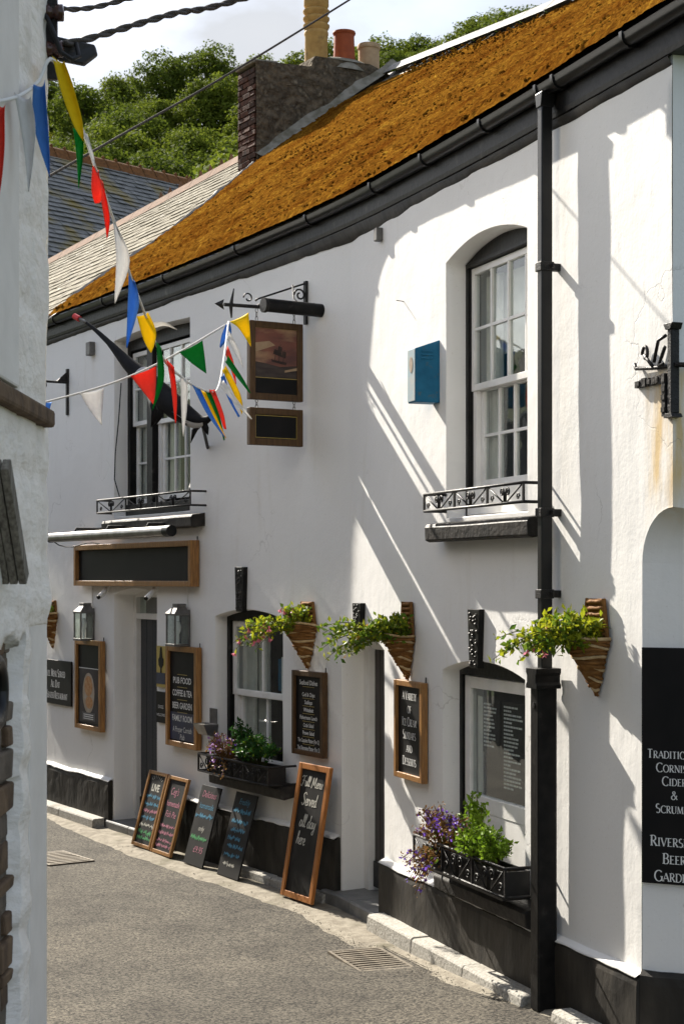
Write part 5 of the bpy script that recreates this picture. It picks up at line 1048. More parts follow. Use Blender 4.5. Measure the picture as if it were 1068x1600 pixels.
# ================================================================== BUNTING (points in metres)
STRING_A = [(-1.14, 5.45, 4.062), (-1.134, 5.85, 4.199), (-1.149, 6.3, 4.383), (-1.114, 6.45, 4.509), (-1.086, 6.989, 4.382), (-1.08, 7.314, 4.3), (-1.068, 7.801, 4.18), (-1.066, 8.37, 4.036), (-1.052, 8.765, 3.939), (-1.037, 9.261, 3.818), (-1.006, 9.618, 3.739), (-0.949, 9.91, 3.701), (-0.909, 10.098, 3.681), (-0.819, 10.44, 3.673), (-0.784, 10.614, 3.733), (-0.788, 11.134, 3.977), (-0.81, 11.9, 4.34)]
STRING_B = [(-2.394, 12.6, 3.804), (-2.226, 12.53, 3.835), (-1.826, 12.36, 3.917), (-1.549, 12.241, 3.997), (-1.228, 12.096, 4.124), (-0.81, 11.9, 4.331)]
FLAGS_A = [
   ('red', [(-1.138, 5.457, 4.053), (-1.133, 5.457, 3.917), (-1.129, 5.457, 3.749)], [(-1.108, 5.457, 4.064), (-1.108, 5.457, 3.938), (-1.127, 5.457, 3.749)]),
   ('white', [(-1.134, 5.826, 4.187), (-1.116, 5.826, 4.035), (-1.096, 5.826, 3.856)], [(-1.091, 5.826, 4.196), (-1.078, 5.826, 4.08), (-1.094, 5.826, 3.856)]),
   ('blue', [(-1.136, 6.192, 4.324), (-1.143, 6.192, 4.179), (-1.088, 6.192, 3.998)], [(-1.107, 6.192, 4.365), (-1.098, 6.192, 4.203), (-1.086, 6.192, 3.998)]),
   ('yellow', [(-1.116, 6.45, 4.517), (-1.089, 6.45, 4.398), (-1.039, 6.45, 4.261), (-1.0, 6.45, 4.194)], [(-1.082, 6.45, 4.522), (-1.047, 6.45, 4.423), (-1.005, 6.45, 4.274), (-0.997, 6.45, 4.194)]),
   ('green', [(-1.117, 6.967, 4.376), (-1.109, 6.967, 4.255), (-1.099, 6.967, 4.134)], [(-1.085, 6.967, 4.41), (-1.088, 6.967, 4.282), (-1.096, 6.967, 4.134)]),
   ('white', [(-1.084, 6.996, 4.381), (-1.06, 6.996, 4.289), (-1.039, 6.996, 4.23)], [(-1.071, 6.996, 4.375), (-1.047, 6.996, 4.289), (-1.036, 6.996, 4.23)]),
   ('red', [(-1.086, 7.295, 4.304), (-1.091, 7.295, 4.197), (-1.086, 7.295, 4.153)], [(-1.072, 7.295, 4.304), (-1.049, 7.295, 4.197), (-1.061, 7.295, 4.155)]),
   ('red', [(-1.078, 7.376, 4.287), (-1.055, 7.376, 4.131), (-1.044, 7.376, 4.012)], [(-1.061, 7.376, 4.265), (-1.03, 7.376, 4.117), (-1.041, 7.376, 4.012)]),
   ('white', [(-1.07, 7.813, 4.177), (-1.058, 7.813, 3.988), (-1.064, 7.813, 3.792)], [(-1.061, 7.813, 4.168), (-0.998, 7.813, 4.0), (-1.058, 7.813, 3.795)]),
   ('blue', [(-1.07, 8.381, 4.031), (-1.073, 8.381, 3.87), (-1.086, 8.381, 3.667)], [(-1.048, 8.381, 4.012), (-1.022, 8.381, 3.876), (-1.08, 8.381, 3.667)]),
   ('yellow', [(-1.088, 8.894, 3.896), (-1.06, 8.894, 3.783), (-1.023, 8.894, 3.711)], [(-1.036, 8.894, 3.93), (-0.995, 8.894, 3.824), (-1.016, 8.894, 3.711)]),
   ('white', [(-1.022, 9.038, 3.884), (-0.959, 9.038, 3.897), (-0.893, 9.038, 3.856)], [(-1.015, 9.038, 3.866), (-0.959, 9.038, 3.88), (-0.893, 9.038, 3.852)]),
   ('green', [(-1.028, 9.282, 3.817), (-1.025, 9.282, 3.625), (-1.06, 9.282, 3.446)], [(-1.007, 9.282, 3.792), (-0.992, 9.282, 3.625), (-1.057, 9.282, 3.442)]),
   ('red', [(-1.003, 9.551, 3.76), (-0.977, 9.551, 3.584), (-0.955, 9.551, 3.393)], [(-0.966, 9.551, 3.723), (-0.948, 9.551, 3.547), (-0.948, 9.551, 3.393)]),
   ('white', [(-0.957, 9.876, 3.704), (-0.95, 9.876, 3.507), (-0.942, 9.876, 3.347)], [(-0.919, 9.876, 3.689), (-0.919, 9.876, 3.507), (-0.938, 9.876, 3.347)]),
   ('blue', [(-0.906, 10.111, 3.678), (-0.824, 10.111, 3.511), (-0.716, 10.111, 3.363)], [(-0.863, 10.111, 3.659), (-0.782, 10.111, 3.492), (-0.708, 10.111, 3.363)]),
   ('yellow', [(-0.878, 10.233, 3.669), (-0.803, 10.233, 3.504), (-0.716, 10.233, 3.366)], [(-0.842, 10.233, 3.657), (-0.771, 10.233, 3.504), (-0.712, 10.233, 3.37)]),
   ('green', [(-0.848, 10.348, 3.666), (-0.78, 10.348, 3.515), (-0.736, 10.348, 3.364)], [(-0.816, 10.348, 3.666), (-0.76, 10.348, 3.515), (-0.728, 10.348, 3.368)]),
   ('red', [(-0.828, 10.395, 3.683), (-0.776, 10.395, 3.559), (-0.736, 10.395, 3.44)], [(-0.8, 10.395, 3.695), (-0.74, 10.395, 3.539), (-0.72, 10.395, 3.436)]),
   ('blue', [(-0.783, 10.773, 3.805), (-0.742, 10.773, 3.681), (-0.671, 10.773, 3.548)], [(-0.762, 10.773, 3.834), (-0.713, 10.773, 3.66), (-0.659, 10.773, 3.557)]),
   ('yellow', [(-0.78, 10.896, 3.862), (-0.708, 10.896, 3.715), (-0.654, 10.896, 3.577)], [(-0.763, 10.896, 3.904), (-0.671, 10.896, 3.728), (-0.645, 10.896, 3.611)]),
   ('white', [(-0.78, 10.617, 3.733), (-0.686, 10.617, 3.623), (-0.58, 10.617, 3.521)], [(-0.759, 10.617, 3.778), (-0.661, 10.617, 3.639), (-0.572, 10.617, 3.525)]),
   ('green', [(-0.775, 11.069, 3.943), (-0.698, 11.069, 3.841), (-0.613, 11.069, 3.735)], [(-0.762, 11.069, 3.999), (-0.66, 11.069, 3.841), (-0.605, 11.069, 3.739)]),
   ('red', [(-0.791, 11.242, 4.026), (-0.765, 11.242, 3.966), (-0.718, 11.242, 3.819)], [(-0.774, 11.242, 4.087), (-0.731, 11.242, 3.966), (-0.713, 11.242, 3.819)]),
   ('white', [(-0.794, 11.54, 4.164), (-0.746, 11.54, 4.076), (-0.688, 11.54, 3.969)], [(-0.786, 11.54, 4.231), (-0.71, 11.54, 4.084), (-0.683, 11.54, 3.965)]),
   ('blue', [(-0.823, 11.827, 4.306), (-0.851, 11.827, 4.229), (-0.869, 11.827, 4.151)], [(-0.801, 11.827, 4.342), (-0.787, 11.827, 4.242), (-0.86, 11.827, 4.147)]),
]
FLAGS_B = [
   ('blue', [(-2.237, 12.535, 3.826), (-2.227, 12.535, 3.753), (-2.223, 12.535, 3.681)], [(-2.189, 12.535, 3.84), (-2.203, 12.535, 3.753), (-2.218, 12.535, 3.681)]),
   ('white', [(-1.953, 12.415, 3.885), (-1.881, 12.415, 3.765), (-1.791, 12.415, 3.651)], [(-1.781, 12.415, 3.933), (-1.786, 12.415, 3.765), (-1.786, 12.415, 3.651)]),
   ('red', [(-1.549, 12.241, 3.992), (-1.469, 12.241, 3.889), (-1.379, 12.241, 3.776)], [(-1.37, 12.241, 4.073), (-1.37, 12.241, 3.936), (-1.375, 12.241, 3.776)]),
   ('green', [(-1.175, 12.074, 4.139), (-1.087, 12.074, 4.065), (-0.984, 12.074, 3.991)], [(-1.012, 12.074, 4.237), (-0.998, 12.074, 4.125), (-0.98, 12.074, 3.991)]),
   ('yellow', [(-0.801, 11.9, 4.335), (-0.732, 11.9, 4.285), (-0.654, 11.9, 4.166)], [(-0.668, 11.9, 4.413), (-0.659, 11.9, 4.308), (-0.65, 11.9, 4.171)]),
]
FISH = [(-2.287, 14.433, 4.765, 0.011), (-2.174, 14.346, 4.691, 0.012), (-1.989, 14.207, 4.522, 0.022), (-1.808, 14.074, 4.324, 0.049), (-1.66, 13.969, 4.192, 0.07), (-1.515, 13.867, 4.047, 0.085), (-1.372, 13.77, 3.919, 0.085), (-1.231, 13.676, 3.82, 0.063), (-1.142, 13.618, 3.794, 0.037), (-1.076, 13.576, 3.811, 0.018)]
FLUKE = [(-1.164, 13.633, 3.785), (-1.12, 13.604, 3.824), (-1.087, 13.583, 3.738), (-1.092, 13.587, 3.676), (-1.131, 13.612, 3.72)]
FLUKE2 = [(-1.164, 13.633, 3.785), (-1.131, 13.612, 3.762), (-1.203, 13.659, 3.724), (-1.242, 13.683, 3.621), (-1.231, 13.676, 3.726)]
FIN = [(-1.642, 13.956, 4.073), (-1.515, 13.867, 3.956), (-1.549, 13.891, 3.82), (-1.596, 13.923, 3.769), (-1.584, 13.916, 3.865)]
BELLY = [(-1.526, 13.876, 3.914), (-1.315, 13.732, 3.82), (-1.446, 13.82, 3.845), (-1.555, 13.895, 3.852)]
def bunting(label, string, flags, group, seed):
    r = thing('bunting', label, 'bunting', string[0] if False else (0, 0, 0)); rd = random.Random(seed)
    pts = [Vector(p) for p in string]; sm = cat([tuple(p) for p in pts], 6) if False else pts
    q = [pts[0]]+pts+[pts[-1]]; fine = []
    for i in range(1, len(q)-2):
        for j in range(6):
            t = j/6; p0, p1, p2, p3 = q[i-1:i+3]; fine.append(.5*((2*p1)+(p2-p0)*t+(2*p0-5*p1+4*p2-p3)*t*t+(3*p1-p0-3*p2+p3)*t**3))
    fine.append(pts[-1]); mb = MB(); mb.tube(fine, .0075, 6); mb.build('tape', M['rope'], r, smooth=True)
    for c, A, B in flags:
        K = 12; C = 6; A = [Vector(a) for a in A]; B = [Vector(b) for b in B]
        def ev(l, t):
            n = len(l)-1; x = t*n; i = min(int(x), n-1); f = x-i; g = [l[max(i-1, 0)], l[i], l[i+1], l[min(i+2, n)]]
            return .5*((2*g[1])+(g[2]-g[0])*f+(2*g[0]-5*g[1]+4*g[2]-g[3])*f*f+(3*g[1]-g[0]-3*g[2]+g[3])*f**3)
        ph = rd.uniform(0, 6); wv = rd.uniform(.5, 1); L_ = (A[0]-A[-1]).length; rows = []
        for i in range(K+1):
            t = i/K; a = ev(A, t); b = ev(B, t); w_ = (b-a).length
            bow = (.35*L_*wv*(1-t)*.35+.02)
            rows.append([a.lerp(b, j/C)+Vector((0, 1, 0))*(bow*math.sin(math.pi*j/C)*(1-.6*t)+.02*math.sin(t*5+ph)+(j/C-.5)*.08*(1-t)) for j in range(C+1)])
        mb = MB(); mb.grid(rows); o = mb.build('flag', M[c+'flag'], r, smooth=True)
        s_ = o.modifiers.new('solid', 'SOLIDIFY'); s_.thickness = .0012
    return r
bunting('long string of coloured pennants from the white corner down to the hanging sign', STRING_A, FLAGS_A, 'bunting across the lane', 5)
bunting('short level string of five pennants in front of the upper left window', STRING_B, FLAGS_B, 'bunting across the lane', 9)

# ================================================================== FISH ON ITS POLE
fr = thing('fish_figure', 'black fish figure with long red tipped bill in front of the upper left window', 'fish figure')
body = [Vector(p[:3]) for p in FISH]; rad = [p[3]*1.15 for p in FISH]
q = [body[0]]+body+[body[-1]]; fine = []; fr_ = []
for i in range(1, len(q)-2):
    for j in range(5):
        t = j/5; p0, p1, p2, p3 = q[i-1:i+3]; fine.append(.5*((2*p1)+(p2-p0)*t+(2*p0-5*p1+4*p2-p3)*t*t+(3*p1-p0-3*p2+p3)*t**3)); fr_.append(rad[i-1]+(rad[i]-rad[i-1])*t)
fine.append(body[-1]); fr_.append(rad[-1])
mb = MB(); mb.tube(fine, fr_, 16); mb.build('body', M['fish'], fr, smooth=True)
mb = MB(); mb.tube(fine[:5], [a*1.08 for a in fr_[:5]], 10); mb.build('bill_ferrule', M['pewter'], fr, smooth=True)
d = (fine[1]-fine[0]).normalized(); mb = MB(); mb.tube([fine[0]+d*.02, fine[0]-d*.05], .026, 12); mb.build('red_tip', M['red'], fr, auto=40)
k0 = 19; mb = MB(); mb.tube(fine[k0:k0+3], [a*1.03+.002 for a in fr_[k0:k0+3]], 16, cap=False); mb.build('white_band', M['fishw'], fr, smooth=True)
up = Vector((0, 0, 1))
mb = MB(); mb.grid([[fine[i]+Vector((-.25*fr_[i]*math.cos(a*1.0), -1.01*fr_[i]*math.cos(a), -1.03*fr_[i]*math.sin(a)-.004)) for a in np.linspace(.35, 2.4, 7)] for i in range(22, 42)]); mb.build('white_belly', M['fishw'], fr, smooth=True)
def finmesh(nm, pts, th, m='fish'):
    mb = MB(); pts = [Vector(p) for p in pts]; n = len(pts); nr = (pts[1]-pts[0]).cross(pts[2]-pts[0]).normalized()*th; c = sum(pts, Vector())/n
    mb.add([p+nr*.2 for p in pts]+[c+nr]+[p-nr*.2 for p in pts]+[c-nr], [(i, (i+1) % n, n) for i in range(n)]+[((i+1) % n+n+1, i+n+1, 2*n+1) for i in range(n)]+[(i, i+n+1, (i+1) % n+n+1, (i+1) % n) for i in range(n)]); mb.build(nm, M[m], fr, smooth=True)
finmesh('tail_fluke', FLUKE, .02); finmesh('tail_fluke', FLUKE2, .02); finmesh('side_fin', FIN, .02)
dz = Vector((0, 0, 0)); finmesh('side_fin', [Vector(p)+Vector((.06, -.10, .02)) for p in FIN], .02)
pl = MB(); pl.tube([P(6.82, .0, 3.62), Vector(FISH[8][:3])+Vector((0, 0, -.02))], .014, 8); pl.build('pole', M['iron'], fr)
# loose flex beside the window
fx = thing('loose_flex', 'thin black flex hanging down beside the upper left window', 'cable'); mb = MB(); mb.tube([P(8.62, .03, 4.35), P(8.68, .03, 4.0), P(8.76, .03, 3.7), P(8.78, .03, 3.45), P(8.66, .03, 3.28)], .006, 6); mb.build('flex', M['cableblack'], fx, smooth=True)

# ================================================================== WHITE HOUSE CORNER AT THE LEFT
LX = -1.20
lh = thing('corner_house', 'rough white painted stone house at the left edge', 'house')
def lh_wall():
    ys = np.concatenate([np.arange(2.4, 5.6, .12), np.arange(5.6, 6.755, .022)]); zs = np.concatenate([np.arange(0, 1.0, .1), np.arange(1.0, 5.2, .022), np.arange(5.3, 7.6, .15)])
    Y, Z = np.meshgrid(ys, zs, indexing='ij')
    def h(Y, Z):
        c = Z*3.4+.5*fbm(Y*2, Z*1.3, 201, 2); row = np.floor(c); f = c-row; k = (Y*2.6+lat(row, row*0, 9)*5); g = k-np.floor(k)
        joint = np.minimum(np.minimum(f, 1-f)*1.0, np.minimum(g, 1-g)*1.5); return .011*np.clip(joint*5, 0, 1)+.012*fbm(Y*5, Z*7, 203, 4)+.010*np.abs(fbm(Y*7, Z*17, 207, 3))
    H = h(Y, Z)
    # bare stone patch where the render has fallen away (low, near end); window recess above the sill (high, near end)
    edge = 6.19+.09*fbm(Z*2.2, Z*0+1, 211, 3)*2; bare = (Y < edge) & (Z < 2.27+.06*fbm(Y*9, Y*0, 212, 3)*2)
    rec = (Y < 6.07) & (Z > 3.18)
    pil = (Y > 6.37) & (Z < 2.31)
    thick = .03*np.clip((Y-edge)/.08, 0, 1)
    X = LX+H+.014*np.exp(-((Z-2.41)/.07)**2)*(Y > 6.0); X = np.where(Z < 2.33, X+.005*np.sin(Z*31+Y*9+4*fbm(Z*3, Y*2, 213, 2))*((Y < 6.37) & (Y >= edge)), X); X = np.where(bare, LX-.075, X); X = np.where(rec, LX-.12, X); X = np.where(pil, LX-.03, X)
    V = np.stack([X, Y, Z], -1); n, m = Y.shape; i = np.arange(n-1)[:, None]*m+np.arange(m-1)[None]
    F = np.stack([i, i+m, i+m+1, i+1], -1).reshape(-1, 4); V = V.reshape(-1, 3)
    o = raw('wall', V, F, M['lhplaster'], lh)
    # far return and back
    mb = MB(); Yb = 6.75
    mb.grid([[(LX+float(h(np.array(Yb), np.array(z)))*(z > 2.31)-.03*(z <= 2.31), Yb, z), (LX-1.5, Yb+.05, z), (LX-4, Yb+.1, z)] for z in np.arange(0, 7.5, .1)]); mb.grid([[(LX-.15, y, 7.45), (LX-4, y, 7.45)] for y in (2.4, 6.75)]); mb.grid([[(LX, 2.4, z), (LX-4, 2.4, z)] for z in (0, 7.45)]); mb.build('return_wall', M['lhplaster'], lh, smooth=True)
M['lhplaster'] = pm('thick_white_limewash', (.85,.805,.735), (.76,.715,.65), 5, .9, .55, 13, bdist=.03, bdetail=7, stretch=(1,1,1.8), c3=(.6,.56,.48), s3=2.5, lo3=.6, hi3=.85)
M['lhboard'] = pm('grey_white_board_paint', (.73,.70,.65), (.67,.64,.59), 6, .6, .1, 40)
lh_wall()
mb = MB(); mb.box(LX-.12, LX+.004, 6.38, 6.765, .0, 2.33); mb.build('corner_board', M['lhboard'], lh, bevel=.012)
mb = MB(); mb.box(LX-.14, LX+.055, 5.2, 6.66, 3.105, 3.175); o = mb.build('window_sill', M['stone'], lh, bevel=.014); o['label'] = 'dark slate window sill at the left edge'
mb = MB(); mb.box(LX-.02, LX+.035, 5.0, 6.02, 3.19, 7.4); mb.build('shutter', M['lhboard'], lh, bevel=.01)
# grit and crumbled mortar lying along the foot of the kerb
gv = []; gf = []
for k in range(700):
    u = random.choice([random.uniform(1.2, 3.6), random.uniform(2.0, 3.4), random.uniform(3.3, 9)]); n = float(np.interp(u, [0, 1.2, 2.0, 3.3, 5.1, 6.2, 7.7, 10, 13], [.15, .19, .26, .40, .40, .42, .40, .30, .3]))+random.gauss(0, .06); s_ = random.uniform(.002, .006)
    if 2.4 < u < 3.16: n = min(n, .25)
    p = P(u, max(n, .2), gz(u)+.016); b0 = len(gv)
    for q in ((1,0,-.3),(0,1,-.3),(-1,0,-.3),(0,-1,-.3),(.1,.1,.8)): gv.append((p.x+q[0]*s_*random.uniform(.6, 1.3), p.y+q[1]*s_*random.uniform(.6, 1.3), p.z+q[2]*s_))
    gf += [(b0, b0+1, b0+4), (b0+1, b0+2, b0+4), (b0+2, b0+3, b0+4), (b0+3, b0, b0+4)]
tag(raw('grit', gv, gf, M['concrete'], smooth=False), 'loose grit along the foot of the kerb', 'grit', kind='stuff')
z = .6
row = 0
while z < 2.25:                                           # bare stonework, every stone its own
    hh = random.uniform(.06, .13); y = 5.3+random.uniform(0, .2)
    lim = 6.19+.05*float(fbm(z*2.2, 1, 211, 3))
    while y < lim:
        ww = random.uniform(.14, .34); y1 = y+ww if lim-(y+ww) > .09 else lim; mb = MB(); dpt = random.uniform(-.045, -.012)
        j = lambda: random.uniform(-.005, .005)
        if y1-y > .05:
            mb.add([(LX-.10, y+.006, z+.006), (LX-.10, y1-.006, z+.006), (LX-.10, y1-.006, z+hh-.006), (LX-.10, y+.006, z+hh-.006), (LX+dpt+j(), y+.006+j(), z+.006+j()), (LX+dpt+j(), y1-.006+j(), z+.006+j()), (LX+dpt+j(), y1-.006+j(), z+hh-.006+j()), (LX+dpt+j(), y+.006+j(), z+hh-.006+j())], [(0,1,5,4),(1,2,6,5),(2,3,7,6),(3,0,4,7),(4,5,6,7)]); mb.build('stone', M[random.choice(['stone', 'stone', 'stone2'])], lh, bevel=.010)
        y = y1
    z += hh
MB().box(LX-.2, LX-.045, 5.2, 6.18, .5, 2.3).build('stone_bedding', M['mortar'], lh)
tb = thing('timber_brace', 'short weathered timber hanging at the left edge above the bare stone', 'timber', (LX+.05, 5.86, 2.50))
for k, (dx, m) in enumerate(((0, 'oldwood'), (.032, 'oldwood'), (-.03, 'oldwood'))):
    mb = MB(); Mx = Matrix.Rotation(R(40), 4, 'X'); mb.box(dx-.014, dx+.014, -.03, .03, 0, .5, Mx); mb.build('lath', M['oldwood'], tb, bevel=.004)
ring = thing('rubber_ring', 'round black rubber ring hanging on bare stone at the left edge', 'rubber ring', (LX+.04, 5.56, 2.12)); mb = MB(); mb.tube([(0, .105*math.cos(a), .105*math.sin(a)) for a in np.linspace(0, 2*math.pi, 33)], .028, 10, cap=False); mb.build('ring', M['gutter'], ring, smooth=True)
# wires, insulators and their bracket
ib = thing('insulator_bracket', 'dark iron bracket with two brown insulators on the white corner', 'cable bracket', (LX+.02, 6.72, 4.5))
MB().box(-.025, .03, .0, .03, .02, .60).build('post', M['iron'], ib, bevel=.004)
for zz in (.287, .14, .0)[:2]:
    Mx = Matrix.Translation((-.055, .0, zz)) @ Matrix.Rotation(R(90), 4, 'Y'); mb = MB(); mb.lathe([(0, 0), (.028, 0), (.036, .01), (.028, .02), (.036, .03), (.028, .04), (.036, .052), (.028, .062), (.022, .075), (.034, .085), (.034, .11), (0, .115)], seg=18, M=Mx); mb.build('insulator', M['insul'], ib, smooth=True)
mb = MB(); mb.add([(.03, -.02, .19), (.16, .15, .21), (.17, .15, .17), (.12, .1, .11), (.03, 0, .10), (.03, .02, .19), (.16, .19, .21), (.17, .19, .17), (.12, .14, .11), (.03, .04, .10)], [(0,1,2,3,4),(9,8,7,6,5),(0,5,6,1),(1,6,7,2),(2,7,8,3),(3,8,9,4),(4,9,5,0)]); mb.build('cable_shroud', M['cableblack'], ib, bevel=.008)
mb = MB(); mb.tube([(-.04, -.03, .30), (.0, -.04, .25), (.03, -.04, .18), (.05, -.03, .12), (.09, 0, .10), (.115, .03, .12), (.10, .05, .18)], .010, 8); mb.build('loop', M['cableblack'], ib, smooth=True)
for k in range(6): mb = MB(); y0 = random.uniform(-.02, .02); mb.tube([(-.06+.01*k, y0, .26), (-.055+.012*k, y0, .32+random.uniform(0, .04))], .003, 5); mb.build('wire_end', M['iron'], ib)
def wire(name, label, pts, r, twist=0, m='cable'):
    t_ = thing(name, label, 'cable'); q = [Vector(p) for p in pts]; q = [q[0]]+q+[q[-1]]; fine = []
    n = 24 if twist else 10
    for i in range(1, len(q)-2):
        for j in range(n):
            t = j/n; p0, p1, p2, p3 = q[i-1:i+3]; fine.append(.5*((2*p1)+(p2-p0)*t+(2*p0-5*p1+4*p2-p3)*t*t+(3*p1-p0-3*p2+p3)*t**3))
    fine.append(q[-1])
    if not twist: mb = MB(); mb.tube(fine, r, 8); mb.build('wire', M[m], t_, smooth=True); return
    ln = 0; ph = [0]
    for a, b in zip(fine, fine[1:]): ln += (b-a).length; ph.append(ln/twist*6.283)
    for s_ in range(2):
        pp = []
        for i, p in enumerate(fine):
            d = (fine[min(i+1, len(fine)-1)]-fine[max(i-1, 0)]).normalized(); a = d.cross(Vector((0, 0, 1))).normalized(); b = d.cross(a); pp.append(p+(a*math.cos(ph[i]+s_*math.pi)+b*math.sin(ph[i]+s_*math.pi))*r*.5)
        mb = MB(); mb.tube(pp, r*.72, 6); mb.build('strand', M[m], t_, smooth=True)
wire('overhead_cable', 'upper twisted overhead cable leaving the upper brown insulator', [(-1.165, 6.7, 4.801), (-1.088, 7.0, 4.899), (-0.951, 7.4, 5.081), (-0.443, 8.6, 5.692)], .011, .3)
wire('overhead_cable', 'thick twisted overhead cable leaving the black shroud', [(-1.118, 6.7, 4.657), (-1.046, 6.9, 4.742), (-0.772, 7.6, 5.081), (-0.511, 8.2, 5.354), (0.638, 10, 6.365)], .014, .32)
wire('overhead_wire', 'thin straight overhead wire crossing in front of the chimney', [(-1.542, 7.8, 4.291), (-1.458, 8, 4.408), (-1.13, 8.8, 4.869), (-0.694, 9.8, 5.459), (0.048, 11.3, 6.433), (1.08, 13, 7.675)], .007, 0, 'cable')

# ================================================================== HOUSE BEHIND, HILL AND TREES
bh = thing('slate_house', 'house with grey slate roof and rusty red ridge behind the pub', 'house')
A = Vector((-17.25, 36.0, 14.28)); B = Vector((-1.8, 52.35, 14.28)); ax = (B-A).normalized(); fr2 = Vector((ax.y, -ax.x, 0)); slope = (fr2*.76+Vector((0, 0, -.65))).normalized(); nrm = ax.cross(slope)*-1
if nrm.z < 0: nrm = -nrm
Lr = (B-A).length
mb = MB(); mb.grid([[A+ax*t*Lr+slope*s_*9.3-nrm*.03 for s_ in (0, 1)] for t in (0, 1)]); mb.grid([[A+ax*t*Lr+Vector((-slope.x, -slope.y, slope.z))*s_*9.3-nrm*.03 for s_ in (0, 1)] for t in (0, 1)]); bro = mb.build('roof', M['slate2'], bh)
mb = MB()
for c in range(36):
    s0 = .1+c*.25; x = (c % 2)*.15
    while x < Lr:
        ww = random.uniform(.3, .4); hh = random.uniform(.01, .035); p = lambda t, s_, h_: A+ax*t+slope*s_+nrm*h_
        mb.add([p(x+.004, s0, -.01), p(x+ww-.004, s0, -.01), p(x+ww-.004, s0+.33, hh), p(x+.004, s0+.33, hh), p(x+.004, s0+.33, hh-.012), p(x+ww-.004, s0+.33, hh-.012)], [(0,1,2,3),(3,2,5,4)]); x += ww
o = mb.build('slates', M['slate2'], bro); o['kind'] = 'stuff'
k = 0; t = 0
while t < Lr-.3:
    mb = MB(); c = A+ax*t; e = A+ax*(t+.43); pr = [(-.30, -.26), (-.09, .075), (0, .13), (.09, .075), (.30, -.26)]
    mb.add([c+fr2*x+Vector((0, 0, zz)) for x, zz in pr]+[e+fr2*x+Vector((0, 0, zz)) for x, zz in pr], [(i, i+1, i+6, i+5) for i in range(4)]); mb.lathe([(.045, .10), (.05, .165), (.03, .20), (0, .21)], e, 7); mb.build('ridge_tile', M['redtile'], bro); t += .45
mb = MB()
w0 = A+slope*8.9; w1 = B+slope*8.9; mb.grid([[Vector((p.x, p.y, z)) for z in (0, p.z)] for p in (w0, w1)]); mb.build('wall', M['lhplaster'], bh)

def tree_line(f): return float(np.interp(f, [-.6, -.29, -.226, -.182, -.112, -.067, -.03, .026, .066, .10, .13, .3], [.24, .265, .279, .292, .304, .311, .318, .328, .333, .343, .348, .37]))
def hill_z(x, y):
    t = min(1, max(0, (y-60)/80)); top = 2.5+min(y, 150)*(tree_line(x/max(y, 40))-.085*(1-t)); return max(-1, (top-7.2)*min(1, max(0, (y-36)/24)))+.8*float(fbm(x*.06, y*.06, 301, 3))
ys = [38, 46, 54, 62, 70, 80, 90, 100, 112, 125, 145, 170, 220, 400]; xs = [x for x in range(-260, 261, 10)]
hm = MB(); hm.grid([[(x, y, hill_z(x, y)-(2.5 if y < 40 else 0)) for x in xs] for y in ys]); tag(hm.build('hillside', M['grass'], smooth=True), kind='structure')
def tree_proto(seed, m, hgt, wid, nleaf, lf):
    rd = np.random.default_rng(seed); tr = MB(); lobes = []; th = hgt*.38
    tr.tube([(0, 0, -1), (.1, .05, th*.5), (0, .1, th), (.1, 0, hgt*.72)], [.30, .22, .17, .06], 8)
    nl = 17
    for k in range(nl):
        a = k*2.4+rd.uniform(-.3, .3); f = (k+.5)/nl; zz = hgt*(.36+.56*f); rr = wid*.5*math.sqrt(max(.05, 1-((f-.35)/.72)**2))*rd.uniform(.45, .85)
        c = np.array([rr*math.cos(a), rr*math.sin(a), zz]); s_ = wid*rd.uniform(.14, .23); lobes.append((c, s_))
        if k % 2 == 0: tr.tube([(0, .05, th*rd.uniform(.7, 1.2)), tuple(c*[.5, .5, .93]), tuple(c)], [.10, .06, .02], 5)
    V = np.zeros((nleaf, 4, 3)); pick = rd.integers(0, nl, nleaf); 
    d = rd.normal(0, 1, (nleaf, 3)); d /= np.linalg.norm(d, axis=1)[:, None]; rr = rd.uniform(.45, 1.08, nleaf)**.6*(1+.28*np.sin(d[:, 0]*5+pick)*np.cos(d[:, 2]*6+pick*2))
    cs = np.array([l[0] for l in lobes])[pick]; ss = np.array([l[1] for l in lobes])[pick]; p = cs+d*(rr*ss)[:, None]*[1.1, 1.1, .85]
    n = d+rd.normal(0, .7, (nleaf, 3)); n[:, 2] += .4; n /= np.linalg.norm(n, axis=1)[:, None]; q = np.cross(n, rd.normal(0, 1, (nleaf, 3))); q /= np.linalg.norm(q, axis=1)[:, None]; t_ = np.cross(n, q); s_ = lf*rd.uniform(.6, 1.3, nleaf)[:, None]
    V[:, 0] = p-q*s_*.5; V[:, 1] = p-t_*s_*.32; V[:, 2] = p+q*s_*.5; V[:, 3] = p+t_*s_*.32
    i = np.arange(nleaf)*4; F = np.stack([i, i+1, i+2, i+3], -1)
    me = bpy.data.meshes.new('crown'); me.from_pydata(V.reshape(-1, 3).tolist(), [], F.tolist()); me.materials.append(M[m])
    return tr.mesh('trunk', M['bark'], True), me
protos = [tree_proto(1, 'tree1', 8.5, 6.2, 15000, .25), tree_proto(2, 'tree2', 9.5, 6.6, 15000, .25), tree_proto(3, 'tree3', 8.0, 6.0, 15000, .24), tree_proto(4, 'tree4', 7.5, 5.6, 14000, .25), tree_proto(5, 'tree1', 9.0, 5.4, 14000, .25), tree_proto(6, 'tree2', 8, 7, 15000, .25)]
rt = random.Random(44)
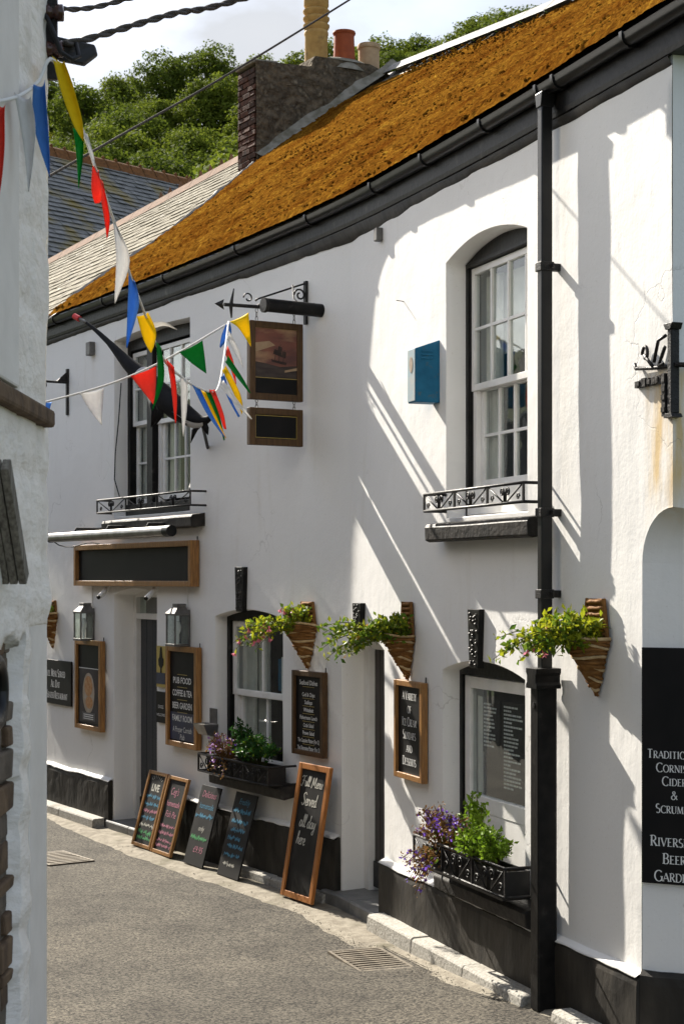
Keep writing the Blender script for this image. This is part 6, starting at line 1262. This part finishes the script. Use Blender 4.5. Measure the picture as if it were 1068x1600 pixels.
def tree(x, y, k, s_, label, group='trees on the wooded hillside', base=None):
    z = hill_z(x, y) if base is None else base; t_ = thing('hillside_tree', label, 'tree', (x, y, z), rt.uniform(0, 6.28), group); t_.scale = (s_*rt.uniform(.9, 1.15), s_*rt.uniform(.9, 1.15), s_*rt.uniform(.9, 1.1))
    a, b = protos[k]; obj('trunk', a, t_); obj('crown', b, t_)
for row, y in enumerate((63, 70, 77, 85, 93, 102, 112, 123, 136)):
    x = -.24*y+rt.uniform(0, 3)
    while x < .24*y:
        # skip what the roofs hide
        fx_ = x/y
        if not (row < 2 and fx_ > -.04) and not (row < 4 and fx_ > .0): tree(x, y+rt.uniform(-2.5, 2.5), rt.choice([0, 1, 1, 3, 4, 5, 0]), rt.uniform(.78, .98), 'leafy green tree among many on the wooded hillside')
        x += rt.uniform(3.2, 4.6) if fx_ < .01 else rt.uniform(2.3, 3.4)
tree(-6.2, 62, 2, .84, 'round bright green tree on the slope just left of the chimney', base=10.3)
tree(-3.9, 60, 2, .62, 'small pale green tree touching the left side of the chimney', base=9.6)
tree(-10.5, 63, 1, .9, 'dark leafy tree just above the rusty red roof ridge', base=10.0); tree(-14.8, 64, 3, .85, 'olive green tree behind the yellow pennant', base=10.2)

# ================================================================== HOUSES ACROSS THE LANE (added, hidden from view, to cut skylight on the pub)
def terrace(label, u0, u1, n, eave, m):
    r = thing('sky_blocker_house', label, 'house', (0, 0, 0), 0, 'unseen houses added to cut skylight'); q = [P(u0, n), P(u1, n), P(u1, n+6, 0), P(u0, n+6, 0)]
    mb = MB(); up = lambda p, z: Vector((p.x, p.y, z))
    mb.add([up(p, 0) for p in q]+[up(p, eave) for p in q], [(0,1,5,4),(1,2,6,5),(2,3,7,6),(3,0,4,7)])
    mb.add([up(q[0], eave), up(q[3], eave), up(q[0].lerp(q[3], .5), eave+1.9)], [(0,1,2)]); mb.add([up(q[1], eave), up(q[2], eave), up(q[1].lerp(q[2], .5), eave+1.9)], [(0,1,2)]); mb.build('wall', M[m], r)
    mb = MB(); ra = up(q[0].lerp(q[3], .5), eave+2); rb = up(q[1].lerp(q[2], .5), eave+2); mb.add([up(q[0], eave), up(q[1], eave), rb, ra, up(q[3], eave), up(q[2], eave)], [(0,1,2,3),(4,5,2,3)]); mb.build('roof', M['slate2'], r)
    L_ = u1-u0
    for z0 in (1.0, 3.5):
        for k in range(2):
            u = u0+L_*(.28+.44*k); w_ = MB(); w_.box(-.45, .45, -.06, .0, 0, 1.3); o = w_.build('window', M['white'], r); o.location = P(u, n-.02, z0); o.rotation_euler = (0, 0, ang(u)+math.pi)
            for i in (-1, 1):
                g_ = MB().box(-.19, .19, -.07, -.061, .06, 1.24).build('pane', M['glassdark'], o); g_.location = (i*.21, 0, 0)
M['glassdark'] = pm('dark_window_pane', (.03,.035,.04), rough=.08)
M['stonewash'] = pm('grey_stone_front', (.24,.22,.19), (.17,.155,.135), 6, .9); M['creamwash'] = pm('cream_front', (.42,.38,.3), (.36,.32,.25), 4, .85)
terrace('unseen grey stone terrace house nearest across the lane, added to cut skylight', .8, 5.2, 3.6, 4.3, 'stonewash'); terrace('unseen cream terrace house second across the lane, added to cut skylight', 5.8, 10.6, 3.6, 4.3, 'creamwash'); terrace('unseen stone terrace house farthest across the lane, added to cut skylight', 10.6, 16, 3.7, 3.8, 'stonewash')
